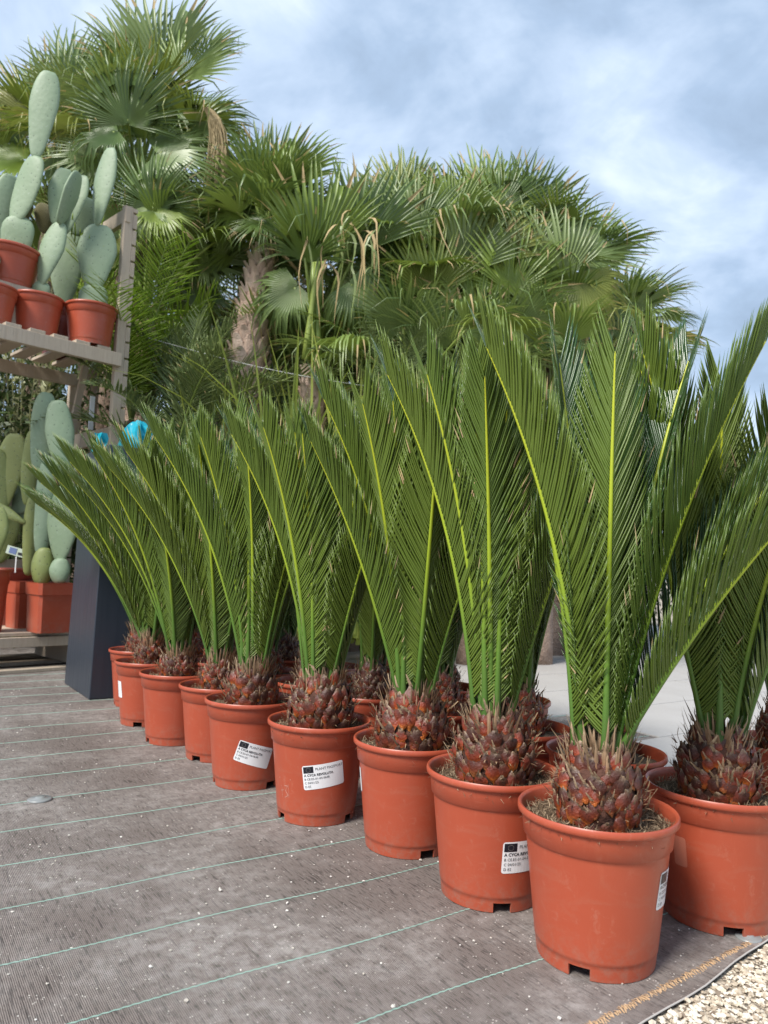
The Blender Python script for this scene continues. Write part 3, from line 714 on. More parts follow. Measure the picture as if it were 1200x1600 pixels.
# front row, near to far ------------------------------------------------
P1 = (0.43, 1.471); P3 = (0.268, 1.727); P4 = (0.092, 1.998); P5 = (-0.164, 2.205); P6 = (-0.416, 2.505); P7 = (-0.588, 2.812); P8 = (-0.80, 3.03); P9 = (-1.008, 3.339); P10 = (-1.18, 3.74)
P2 = (0.745, 1.655)
def notch(x, y, deg): return face(x, y, deg) - 2*math.pi*2/72
c, pot = cycad(*P1, 'foremost potted cycad, its glossy red pot standing nearest the gravel corner', 1, notch(*P1, -14), 2,
      fronds=[(184, 86, 63, 1.06, -12, 0, 1.1), (272, 89, 87, 1.0, 6), (-14, 80, 63, 1.10, 12, 0, 1.0), (-8, 68, 52, 1.02, 10), (-26, 62, 46, .98, 14), (168, 86, 70, 1.02, -20), (120, 87, 78, 1.04, 0), (60, 86, 74, 1.02, 0), (25, 82, 68, 1.08, 0), (90, 84, 66, 1.0, 0)], nf=0, stem_r=.084, stem_h=.135, fl=.93)
sticker(pot, face(*P1, 84)-notch(*P1, -14), .150, R_(-2))
c, pot = cycad(*P2, 'potted cycad at the right edge, its wide pot cut off by the picture', 2, notch(*P2, 16), 2,
      fronds=[(195, 76, 72, .98, 0), (250, 88, 84, .92, 0), (-60, 80, 60, .95, 10), (-20, 74, 50, 1.0, 0), (300, 84, 66, 1.0, 0), (110, 84, 72, 1.04, 0), (160, 84, 76, 1.05, 0)], nf=3, stem_r=.086, stem_h=.135)
sticker(pot, face(*P2, -34)-notch(*P2, 16), .150, R_(1), False, .030, .060, [m_resid])
c, pot = cycad(*P3, 'potted cycad beside the foremost one, its white passport sticker cut off by that pot', 3, notch(*P3, 14), 2,
      fronds=[(208, 84, 68, 1.02, -18), (186, 84, 60, 1.06, -10), (350, 82, 62, 1.0, 14), (268, 88, 84, .95, 5), (-10, 76, 66, .98, 10), (235, 86, 78, 1.0, 0), (160, 84, 62, 1.02, 0)], nf=4, stem_r=.090, stem_h=.145, fl=.93)
sticker(pot, face(*P3, 38)-notch(*P3, 14), .118, R_(1))
c, pot = cycad(*P4, 'potted cycad with a plain pot front and dark scruffy stem, third from the gravel', 4, notch(*P4, 28), 2,
      fronds=[(195, 83, 60, 1.06, -10), (225, 84, 68, 1.0, -16), (-5, 80, 60, 1.0, 16), (240, 86, 76, 1.0, -8), (265, 87, 80, .96, 0), (170, 85, 68, 1.0, 0), (-25, 80, 70, .96, 0)], nf=5, stem_r=.095, stem_h=.135, fl=.93)
sticker(pot, face(*P4, -80)-notch(*P4, 28), .165, 0, False, .03, .060)
c, pot = cycad(*P5, 'potted cycad with chalk marks and a white sticker sloping up to the right', 5, notch(*P5, -62), 2,
      fronds=[(198, 80, 56, 1.06, -12), (225, 82, 64, 1.04, -18), (-10, 80, 60, 1.0, 16), (245, 85, 74, 1.0, -10), (262, 86, 78, .96, 0), (178, 83, 64, 1.0, 0), (-30, 78, 68, .95, 0)], nf=5, stem_r=.095, stem_h=.14, fl=.86)
sticker(pot, face(*P5, 8)-notch(*P5, -62), .140, R_(9))
# chalk scribble on the wall
mb = MB(); a0 = face(*P5, -50)-notch(*P5, -62)
for strokes in ([(-.02, .03), (.03, .033)], [(-.008, .012), (-.006, -.022)], [(-.012, -.004), (.0, .0)], [(.004, .012), (.018, .014), (.008, .0), (.018, -.012), (.004, -.020)], [(.02, .02), (.021, -.015)]):
    for (xa, ya), (xb, yb) in zip(strokes[:-1], strokes[1:]):
        pp = []
        for (xx, yy) in ((xa, ya-.0009), (xb, yb-.0009), (xb+.0006, yb+.0009), (xa+.0006, ya+.0009)):
            z = .088+yy; rr = pot_r(z)+.0005; th = a0+xx/rr; pp.append((rr*math.cos(th), rr*math.sin(th), z))
        mb.add(pp, [(0, 1, 2, 3)])
obj('chalk_mark', mb.mesh('chalk_mark'), pot, Mat('chalk').col((0.52, 0.30, 0.24, 1)).set(Roughness=0.9).m)
c, pot = cycad(*P6, 'potted cycad with a white sticker sloping down to the right', 6, notch(*P6, 44), 1,
      fronds=[(198, 78, 52, 1.06, -14), (-15, 80, 60, 1.0, 16), (225, 82, 64, 1.0, -10), (258, 86, 76, .96, 0), (182, 80, 54, 1.0, 0)], nf=8, stem_r=.088, stem_h=.12, fl=.94)
sticker(pot, face(*P6, 8)-notch(*P6, 44), .112, R_(-17))
c, pot = cycad(*P7, 'potted cycad squeezed between the down-sloping sticker pot and its far neighbour', 7, notch(*P7, 80), 1,
      fronds=[(205, 76, 50, 1.04, -14), (190, 72, 44, 1.02, -10), (250, 84, 70, .96, 0)], nf=8, size=.97)
c, pot = cycad(*P8, 'potted cycad with a clean plain pot, third from the far end', 8, notch(*P8, -70), 1,
      fronds=[(200, 73, 43, 1.04, -14), (218, 76, 52, 1.0, -10), (184, 70, 40, 1.02, 0), (250, 84, 66, .96, 0)], nf=8, stem_r=.078, stem_h=.10)
c, pot = cycad(*P9, 'potted cycad in front of the dark bin, white sticker on its left edge', 9, notch(*P9, 100), 1,
      fronds=[(206, 72, 42, 1.0, -14), (192, 70, 36, 1.0, -10), (225, 78, 50, .96, 0), (180, 64, 30, .98, 0)], nf=7)
sticker(pot, face(*P9, -72)-notch(*P9, 100), .150, R_(3), False, .05, .07)
c, pot = cycad(*P10, 'farthest potted cycad of the front row, mostly hidden against the dark bin', 10, notch(*P10, -80), 1,
      fronds=[(190, 66, 30, .96, -10), (215, 74, 44, .96, 0)], nf=7)
# rows behind
back = [((0.588, 1.945), 'dark-stemmed potted cycad seen between the foremost pot and the right-hand pot'),
        ((0.415, 2.205), 'shaded potted cycad seen between the two pots nearest the gravel'),
        ((0.20, 2.45), 'shaded potted cycad directly behind the third pot from the gravel'),
        ((-0.02, 2.69), 'shaded potted cycad behind the pot with chalk marks'),
        ((-0.25, 2.92), 'shaded potted cycad behind the pot with the down-sloping sticker'),
        ((-0.47, 3.16), 'shaded potted cycad behind the squeezed pot of the front row'),
        ((-0.70, 3.42), 'shaded potted cycad in the second row near the bin'),
        ((-0.93, 3.70), 'shaded potted cycad at the far end of the second row'),
        ((0.46, 2.67), 'third-row potted cycad behind the gap beside the plain-fronted pot'),
        ((0.24, 2.91), 'third-row potted cycad behind the chalk-marked pot'),
        ((0.01, 3.14), 'third-row potted cycad behind the down-sloping sticker pot'),
        ((-0.22, 3.38), 'third-row potted cycad near the middle of the far block'),
        ((-0.45, 3.62), 'third-row potted cycad at the far end of the block'),
        ((1.14, 2.12), 'potted cycad behind the right-edge pot, showing only a dark stem')]
for k, ((bx, by), lab) in enumerate(back):
    cycad(bx, by, lab, 20+k, rg.uniform(0, 6), 0, nf=12, stem_h=.12, fl=.9)

# ------------------------------------------------------------------ slate bin with its liner
B0 = Vector((-1.442, 3.799, 0)); eL = (Vector((-1.778, 4.284, 0))-B0).normalized(); eR = Vector((-eL.y, eL.x, 0)); eR = eR if eR.x > 0 else -eR
bw, bl, bh = 0.50, 0.56, 1.30
bin_ = empty('litter_bin', B0); tag(bin_, 'dark slate-blue metal litter bin standing by the wooden plant rack', 'bin')
def ringpts(ins, z): 
    a = eR*ins + eL*ins; return [Vector((0, 0, z))+a, Vector((0, 0, z))+eR*(bw-ins)+eL*ins, Vector((0, 0, z))+eR*(bw-ins)+eL*(bl-ins), Vector((0, 0, z))+eR*ins+eL*(bl-ins)]
mb = MB(); rs = [ringpts(0, .012), ringpts(.004, .012), ringpts(.018, bh-.004), ringpts(.020, bh), ringpts(.034, bh), ringpts(.036, bh-.30)]
rs[0] = ringpts(.004, .0); rs[1] = ringpts(0, .004)
mb.add([q for r_ in rs for q in r_], [(i*4+j, i*4+(j+1) % 4, (i+1)*4+(j+1) % 4, (i+1)*4+j) for i in range(5) for j in range(4)] + [(20, 21, 22, 23)])
body = obj('body', mb.mesh('body'), bin_, m_bin)
bv = body.modifiers.new('b', 'BEVEL'); bv.width = .008; bv.segments = 3; bv.limit_method = 'ANGLE'
ct_ = at(216, 682, 4.05)
rr_ = random.Random(4); V = []; F = []; na, nr_ = 22, 9
for i in range(nr_):
    q = i/(nr_-1)
    for j in range(na):
        th = 2*math.pi*j/na; fold = 1+.24*math.sin(4*th+1.2)+.12*math.sin(9*th)
        rad = (.092*math.sin(min(1, q*1.15)*math.pi/2)**.8)*fold + rr_.uniform(-.006, .006)
        V.append((rad*math.cos(th)*1.0, rad*math.sin(th), (.085 - .24*q**1.7) + .018*math.cos(5*th)*q + rr_.uniform(-.006, .006)))
F = [(i*na+j, i*na+(j+1) % na, (i+1)*na+(j+1) % na, (i+1)*na+j) for i in range(nr_-1) for j in range(na)]
me = bpy.data.meshes.new('liner'); me.from_pydata(V, [], F); me.update()
lin = obj('bin_liner', me, None, m_turq, ct_); tag(lin, 'turquoise plastic liner bunched up out of the slate bin', 'bin liner')
# loose end of the liner hanging over the left rim
mb = MB(); pb = at(156, 690, 4.2); V = []
for i in range(6):
    for j in range(5): V.append(pb + Vector((-.035+.07*j/4 + .008*math.sin(i*1.3), .02*math.sin(j*1.7+i), .05-.028*i)) )
mb.add(V, [(i*5+j, i*5+j+1, (i+1)*5+j+1, (i+1)*5+j) for i in range(5) for j in range(4)])
ob2 = obj('loose_end', mb.mesh('loose_end'), lin, None); ob2.data.materials.append(m_turq); ob2.location = -ct_
# ------------------------------------------------------------------ wooden rack
A = Vector((-2.38, 4.47, 0)); Bp = Vector((-1.87, 5.0, 0)); ex = (Bp-A).normalized(); ey = Vector((-ex.y, ex.x, 0))     # along the front, towards the back
ra = math.atan2(ex.y, ex.x); RM = Matrix.Rotation(ra, 3, 'Z'); RM4 = Matrix.Rotation(ra, 4, 'Z')
rack = empty('plant_rack', Bp); tag(rack, 'weathered wooden two-shelf plant rack loaded with prickly pears', 'plant rack')
rack.rotation_euler = (0, 0, ra)
def bx(name, c, s, parent=rack, rot=None, bev=.003):
    mb = MB(); mb.box((0, 0, 0), s); o = obj(name, mb.mesh(name), parent, m_wood, c)
    if rot: o.rotation_euler = rot
    b = o.modifiers.new('b', 'BEVEL'); b.width = bev; b.segments = 2
    return o
LEN, DEP, ZU, ZL, TOP = 1.55, 0.72, 2.055, 0.205, 3.16
def post(x, y, top, cl=True, lo=0.0):
    p = bx('post', (x, y, (top+lo)/2), (.062, .045, top-lo))
    if cl:
        z = lo+.02
        while z < top-.03:
            h_ = min(.108, top-z); o = bx('cleat', (.0475, -.002, z+h_/2-(top+lo)/2), (.032, .041, h_-.007), p, None, .002); z += .115
    return p
post(0.03, 0.02, TOP); post(0.03, DEP, 2.05+.0); post(-LEN, 0.02, TOP); post(-LEN, DEP, 2.05)
# upper shelf
bx('front_board', (-LEN/2, -.026, ZU+.005), (LEN+.05, .040, .090)); bx('back_board', (-LEN/2, DEP-.045, ZU-.03), (LEN+.05, .040, .085))
for k in range(11):
    bx('slat', (-.10-.145*k, DEP/2-.03, ZU+.062), (.095, DEP+.02, .022))
# lower shelf
bx('front_board', (-LEN/2, -.026, ZL-.025), (LEN+.05, .040, .060)); bx('back_board', (-LEN/2, DEP-.045, ZL-.02), (LEN+.05, .040, .08))
for k in range(5):
    bx('shelf_board', (-LEN/2, .05+.155*k, ZL+.021), (LEN, .142, .022))
for k in range(3): bx('base_board', (-LEN/2, -.05+.33*k, .012), (LEN+.02, .10, .022))
for k in range(3): bx('base_block', (-.12-.65*k, .28, .088), (.09, .62, .128))
# end rails and the inner stay
bx('end_rail', (0.02, DEP/2, TOP-.07), (.035, DEP+.02, .10)); bx('end_rail', (0.02, DEP/2, 1.55), (.035, DEP-.05, .11)); bx('end_rail', (-LEN-.02, DEP/2, TOP-.06), (.035, DEP+.02, .10))
bx('stay', (-.05, .45, 1.78), (.045, .03, .62), rack, (R_(5), R_(6), 0))
o = bx('white_strip', (-.005, .30, 1.73), (.035, .012, .24)); o.data.materials[0] = m_white
bx('mid_board', (-LEN/2, DEP-.02, 1.10), (LEN, .03, .10)); bx('mid_board', (-LEN/2, DEP-.02, .62), (LEN, .03, .12))

# ------------------------------------------------------------------ prickly pears
def pad_mesh(w_, h_, th, seed, slim=0.42):
    r = random.Random(seed); nu, nv = 22, 14; V = []; ph = r.uniform(0, 6)
    for i in range(nv+1):
        q = i/nv; la = math.pi*q
        z = h_*(1-math.cos(la))/2
        qq = z/h_
        sl_ = min(.95, slim+.16); prof = math.sin(la)**.62*(sl_+(1-sl_)*min(1, qq/.60)**.9)*1.0
        prof *= 1 + .025*math.sin(qq*9+ph)
        for j in range(nu):
            a = 2*math.pi*j/nu; ca, sa = math.cos(a), math.sin(a)
            V.append((w_/2*prof*ca*1.04, th/2*(prof**.6)*sa + .006*math.sin(qq*5+ph+ca), z))
    F = [(i*nu+j, i*nu+(j+1) % nu, (i+1)*nu+(j+1) % nu, (i+1)*nu+j) for i in range(nv) for j in range(nu)]
    me = bpy.data.meshes.new('pad'); me.from_pydata(V, [], F); me.polygons.foreach_set('use_smooth', [True]*len(F)); me.update(); return me

def plant_pot(name, x0, x1, ytop, ybot, Y, label, square=False, mat=None, zbase=None):
    """A small pot whose rim spans photograph columns x0..x1 at forward distance Y."""
    cx = (x0+x1)/2; base = at(cx, ybot, Y); topc = at(cx, ytop, Y)
    if zbase is not None: base.z = zbase
    H = topc.z - base.z; Rr = (x1-x0)/2/FPX*Y*1.02
    root = empty(name, base); tag(root, label, 'cactus', 'potted prickly pears')
    if not square:
        me = pot_mesh(Rr, Rr*.74, H, 0, 40, .76); me.materials.append(mat or m_pot); obj('pot', me, root)
    else:
        mb = MB(); k = Rr; rings = [(.80, 0), (.86, H*.74), (.87, H*.745), (.93, H*.76), (.95, H*.985), (.96, H), (.90, H), (.89, H*.90), (.0, H*.90)]; P_ = []
        rc = 0.16
        for (q, z) in rings:
            for sx, sy in ((1, 1), (-1, 1), (-1, -1), (1, -1)):
                for (ax, ay) in (((1, 1-rc), (1-rc, 1)) if sx*sy > 0 else ((1-rc, 1), (1, 1-rc))):
                    P_.append((sx*ax*k*q, sy*ay*k*q, z))
        mb.add(P_, [(i*8+j, i*8+(j+1) % 8, (i+1)*8+(j+1) % 8, (i+1)*8+j) for i in range(len(rings)-1) for j in range(8)])
        obj('pot', mb.mesh('pot'), root, mat or m_pot).rotation_euler = (0, 0, ra)
    mb = MB(); n = 24; rs_ = random.Random(int(cx)); k = .86 if square else .90
    V = [(0, 0, H*.91)] + [(Rr*k*q*math.cos(2*math.pi*j/n), Rr*k*q*math.sin(2*math.pi*j/n), H*.90+rs_.uniform(-.006, .006)) for q in (.5, 1) for j in range(n)]
    mb.add(V, [(0, 1+j, 1+(j+1) % n) for j in range(n)] + [(1+j, 1+n+j, 1+n+(j+1) % n, 1+(j+1) % n) for j in range(n)])
    obj('soil', mb.mesh('soil', True), root, m_soil)
    return root, base, H

def pad(root, base, x, ybot, ytop, wpx, Y, tilt=0, yaw=0, lean=0, th=.045, mat=None, seed=0, slim=.42, n='pad', tipx=None):
    b = at(x, ybot, Y); t_ = at(x, ytop, Y); h_ = (t_.z-b.z)/max(.3, math.cos(R_(tilt))); w_ = wpx*1.10/FPX*Y
    me = pad_mesh(w_, h_, th, seed, slim); me.materials.append(mat or m_cactus)
    o = inst(n, me, root, Matrix.Translation(b-base) @ Matrix.Rotation(R_(tilt), 4, 'Y') @ Matrix.Rotation(R_(lean), 4, 'X') @ Matrix.Rotation(R_(yaw), 4, 'Z')); return o

# upper shelf -----------------------------------------------------------
zt = ZU+.075
mbr = MB(); pR = at(20, 440, 4.80)
rk, bs, H = plant_pot('potted_prickly_pear', -40, 59, 393, 452, 4.78, 'tall prickly pear in the raised pot at the upper left of the rack', zbase=None)
bx_ = MB(); bx_.box((0, 0, 0), (.30, .30, bs.z-zt)); 
ris = obj('wooden_riser', bx_.mesh('wooden_riser'), None, m_wood, (bs.x, bs.y, (bs.z+zt)/2)); tag(ris, 'wooden block on the upper shelf raising the leftmost prickly pear pot', 'block'); ris.rotation_euler = (0, 0, ra)
pad(rk, bs, 22, 400, 338, 46, 4.76, 4, 10, 0, .05, None, 1, .75)
pad(rk, bs, 22, 350, 243, 45, 4.75, 14, -12, 0, .045, None, 2)
pad(rk, bs, 55, 247, 110, 41, 4.74, 5, 8, 0, .04, None, 3)
pad(rk, bs, -2, 372, 272, 36, 4.82, 7, 35, 0, .04, None, 4)
pad(rk, bs, 34, 402, 345, 14, 4.86, 4, 70, 0, .06, m_cactus_b, 5, .7); pad(rk, bs, 36, 350, 318, 14, 4.88, 14, 75, 0, .06, m_cactus_b, 6)
rk, bs, H = plant_pot('potted_prickly_pear', -58, 22, 450, 508, 4.56, 'prickly pear pot at the left picture edge on the upper shelf', zbase=zt)
pad(rk, bs, -22, 452, 380, 40, 4.56, -6, 10, 0, .05, None, 7)
rk, bs, H = plant_pot('potted_prickly_pear', 16, 95, 466, 520, 4.80, 'prickly pear with an edge-on top pad in the middle pot of the upper shelf', zbase=zt)
pad(rk, bs, 60, 472, 440, 26, 4.80, 8, 0, 0, .05, None, 8, .8)
pad(rk, bs, 62, 450, 346, 37, 4.79, 13, -10, 0, .05, None, 9, .35)
pad(rk, bs, 86, 352, 262, 34, 4.84, 6, 20, 0, .04, None, 10); pad(rk, bs, 92, 350, 268, 34, 4.77, 17, 78, 0, .045, None, 11); pad(rk, bs, 102, 366, 272, 36, 4.90, 12, -15, 0, .04, None, 12)
pad(rk, bs, 70, 364, 318, 26, 4.95, -6, 25, 0, .05, m_cactus_b, 13, .5); pad(rk, bs, 66, 455, 360, 8, 4.98, 2, 0, 0, .03, m_cactus_b, 14, .9)
rk, bs, H = plant_pot('potted_prickly_pear', 99, 179, 481, 545, 4.95, 'prickly pear with a broad rounded pad in the pot next to the rack post', zbase=zt)
pad(rk, bs, 144, 486, 446, 42, 4.95, 0, 5, 0, .07, None, 15, .85)
pad(rk, bs, 145, 456, 350, 54, 4.94, 2, 8, 0, .06, None, 16, .42)
pad(rk, bs, 151, 354, 229, 34, 4.93, 6, -18, 0, .045, None, 17, .5)
pad(rk, bs, 118, 368, 308, 42, 5.05, 14, 10, 0, .05, None, 18)
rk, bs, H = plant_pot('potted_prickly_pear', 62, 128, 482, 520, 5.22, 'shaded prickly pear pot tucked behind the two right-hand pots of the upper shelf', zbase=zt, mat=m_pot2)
pad(rk, bs, 99, 482, 360, 46, 5.2, 0, 12, 0, .05, None, 19, .35)
# lower shelf -----------------------------------------------------------
zl = ZL+.033
rk, bs, H = plant_pot('potted_prickly_pear', 45, 106, 910, 983, 4.74, 'tall prickly pear in the square red pot at the front of the lower shelf', True, zbase=zl)
pad(rk, bs, 64, 915, 855, 29, 4.74, 1, 0, 0, .10, m_cactus_y, 30, .9); pad(rk, bs, 63, 868, 712, 27, 4.74, 1, 10, 0, .07, None, 31, .7)
pad(rk, bs, 61, 740, 612, 34, 4.75, 1, 15, 0, .05, None, 32, .6)
pad(rk, bs, 100, 748, 625, 38, 4.71, -9, 18, 0, .06, None, 33, .35)
pad(rk, bs, 92, 912, 872, 27, 4.70, 0, 0, 0, .07, None, 34, .9); pad(rk, bs, 93, 878, 756, 50, 4.72, 2, -8, 0, .05, None, 35, .45)
rk, bs, H = plant_pot('potted_prickly_pear', 12, 66, 908, 977, 4.98, 'yellowish column-like prickly pear in the pot behind the square one', True, zbase=zl)
pad(rk, bs, 43, 900, 770, 20, 4.97, 0, 10, 0, .08, m_cactus_y, 36, .9); pad(rk, bs, 42, 790, 672, 22, 4.97, 0, 10, 0, .06, m_cactus_y, 37, .7)
pad(rk, bs, 40, 818, 786, 15, 4.93, -62, 0, 0, .03, m_cactus_y, 38, .4)
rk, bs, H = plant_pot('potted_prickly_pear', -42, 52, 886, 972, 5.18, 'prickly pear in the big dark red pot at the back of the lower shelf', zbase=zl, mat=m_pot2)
pad(rk, bs, -4, 880, 795, 40, 5.16, 6, 20, 0, .05, m_cactus_y, 39); pad(rk, bs, 2, 800, 676, 44, 5.14, 6, -8, 0, .05, m_cactus_y, 40); pad(rk, bs, 22, 800, 740, 46, 5.22, 35, 0, 0, .04, m_cactus, 41)
pad(rk, bs, -12, 835, 700, 50, 5.1, -4, 15, 0, .05, m_cactus_y, 42); pad(rk, bs, 24, 812, 770, 40, 5.25, 60, 0, 0, .04, m_cactus, 43)
rk, bs, H = plant_pot('potted_prickly_pear', -62, 9, 888, 960, 4.60, 'prickly pear pot barely showing at the left edge of the lower shelf', zbase=zl)
pad(rk, bs, -20, 890, 790, 42, 4.6, 4, 0, 0, .05, m_cactus_y, 44)
# price card on a stake
cp_ = at(26, 862, 5.0); card = empty('plant_label', (cp_.x, cp_.y, cp_.z-.14)); tag(card, 'small white and blue plant label on a stake in the dark pot', 'label')
mb = MB(); mb.box((0, 0, .07), (.008, .003, .14)); obj('stake', mb.mesh('stake'), card, m_white)
mb = MB(); Rm = Matrix.Rotation(R_(14), 3, 'Y'); mb.box((0, -.004, .14), (.135, .003, .055), Rm); mb.box(Rm @ Vector((-.022, -.0066, 0)) + Vector((0, -.0, .14)), (.05, .002, .040), Rm, 1); mb.box(Rm @ Vector((.035, -.0066, -.008)) + Vector((0, 0, .14)), (.04, .002, .018), Rm, 2)
obj('card', mb.mesh('card'), card, [Mat('card_pale_green').col((0.62, 0.72, 0.60, 1)).m, Mat('card_blue').col((0.16, 0.22, 0.42, 1)).m, m_ink])

# ------------------------------------------------------------------ fan palms
def fan_mesh(seed, R=0.95, nseg=42, arc=215, fuse=.52, droop=.16, fold=.28, ragged=.25):
    r = np.random.default_rng(seed); V = []; Q = []; T = []; qm = []; tm = []
    da = math.radians(arc)/nseg; st = (0.02, .2, .42, fuse, .74, .90)
    for i in range(nseg):
        a0 = -math.radians(arc)/2 + da*(i+.5); c = abs(a0)/(math.radians(arc)/2)
        Rl = R*(1-.30*c**2)*r.uniform(.90, 1.06); dr = droop*r.uniform(.3, 1.5)*(1+c*.8); sw = r.normal(0, .05)
        broke = r.random() < ragged*.5; dry = r.random() < ragged
        fu = min(.7, fuse*r.uniform(.9, 1.12)); b = len(V); g_ = [s_ if s_ != fuse else fu for s_ in st]
        prevz = 0
        for s_ in g_:
            rr = s_*Rl; f = max(0, (s_-fu)/(1-fu)); aa = a0 + sw*f
            hw = rr*math.tan(da/2)*1.02 if s_ <= fu else fu*Rl*math.tan(da/2)*(1-f)**.75*1.0
            dz = -dr*Rl*f**1.6 - (.55*Rl*max(0, f-.45) if broke else 0)
            rr2 = rr - (dr*Rl*.35*f**2) - (.25*Rl*max(0, f-.45) if broke else 0)
            pz = hw*.55
            for o_, zz in ((-1, pz), (0, -pz), (1, pz)):
                xx = rr2*math.cos(aa) - o_*hw*math.sin(aa); yy = rr2*math.sin(aa) + o_*hw*math.cos(aa)
                V.append((xx, yy, zz + dz + fold*abs(rr*math.sin(aa)) - .10*rr*rr/R))
        f = 1.0; aa = a0+sw; rr2 = Rl*(1 - dr*.4 - (.30 if broke else 0))
        V.append((rr2*math.cos(aa), rr2*math.sin(aa), -dr*Rl*1.15 - (.36*Rl if broke else 0) + fold*abs(Rl*math.sin(aa)) - .10*Rl*Rl/R))
        for k in range(5):
            for j in (0, 1):
                Q.append((b+k*3+j, b+(k+1)*3+j, b+(k+1)*3+j+1, b+k*3+j+1)); qm.append(1 if dry and k >= 4 else 0)
        T += [(b+15, b+18, b+16), (b+16, b+18, b+17)]; tm += [1 if dry else 0]*2
    me = mesh_np('fan_leaf', V, Q, T, qm, tm, smooth=True); me.materials.append(m_palm); me.materials.append(m_palm_dry); return me
_A = [150, 205, 115, 235, 170, 105, 215, 190]
FANS = [fan_mesh(40+k, .95, int(_A[k]/5.0), _A[k], [.46, .44, .50, .42, .43, .56, .42, .52][k], [.08, .12, .16, .22, .10, .06, .16, .40][k], [.35, .2, .45, .1, .25, .6, .15, .05][k], .20) for k in range(8)]
DRYF = [fan_mesh(60+k, .8, 36, 120, .4, .5, .6, 1.0) for k in range(2)]
for d_ in DRYF: d_.materials[0] = m_palm_dry
def boot_mesh():
    V = []; nu = 5
    for i, (q, hw, y) in enumerate(((0, .085, 0.0), (.35, .075, .012), (.75, .055, .034), (1.0, .032, .060))):
        for j in range(nu):
            x_ = -1+2*j/(nu-1); V.append((hw*x_, y + .020*(1-x_*x_), .20*(q-.3)))
    F = [(i*nu+j, i*nu+j+1, (i+1)*nu+j+1, (i+1)*nu+j) for i in range(3) for j in range(nu-1)]
    b = len(V); V += [(x_*.032, .035, .135) for x_ in (-1, 1)]; F.append((15, 19, b+1, b))
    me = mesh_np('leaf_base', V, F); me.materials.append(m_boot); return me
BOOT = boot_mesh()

def fan_leaf(root, base, top, hub, axis, nrm, R, var, dry=False, pr=.013):
    axis = Vector(axis).normalized(); nrm = Vector(nrm); sd = nrm.cross(axis).normalized(); nrm = axis.cross(sd)
    mm = Matrix((axis, sd, nrm)).transposed().to_4x4(); mm.translation = hub-base
    mm = mm @ Matrix.Scale(R/.95, 4)
    o = inst('fan_leaf', (DRYF[var % 2] if dry else FANS[var % 8]), root, mm)
    inv = mm.inverted(); a = Vector(top)-base; b = hub-base; mid = (a+b)/2 + Vector((0, 0, .10*(b-a).length)) - (axis*.08)
    pts = [inv @ (a*(1-q)**2 + mid*2*q*(1-q) + (b+axis*.04)*q*q) for q in (0, .2, .4, .6, .8, 1)]
    k = .95/R; mb = MB(); mb.tube(pts, [pr*k*(1.5-.7*q) for q in (0, .2, .4, .6, .8, 1)], 5)
    obj('petiole', mb.mesh('petiole', True), o, m_petiole if not dry else m_palm_dry)
    return o

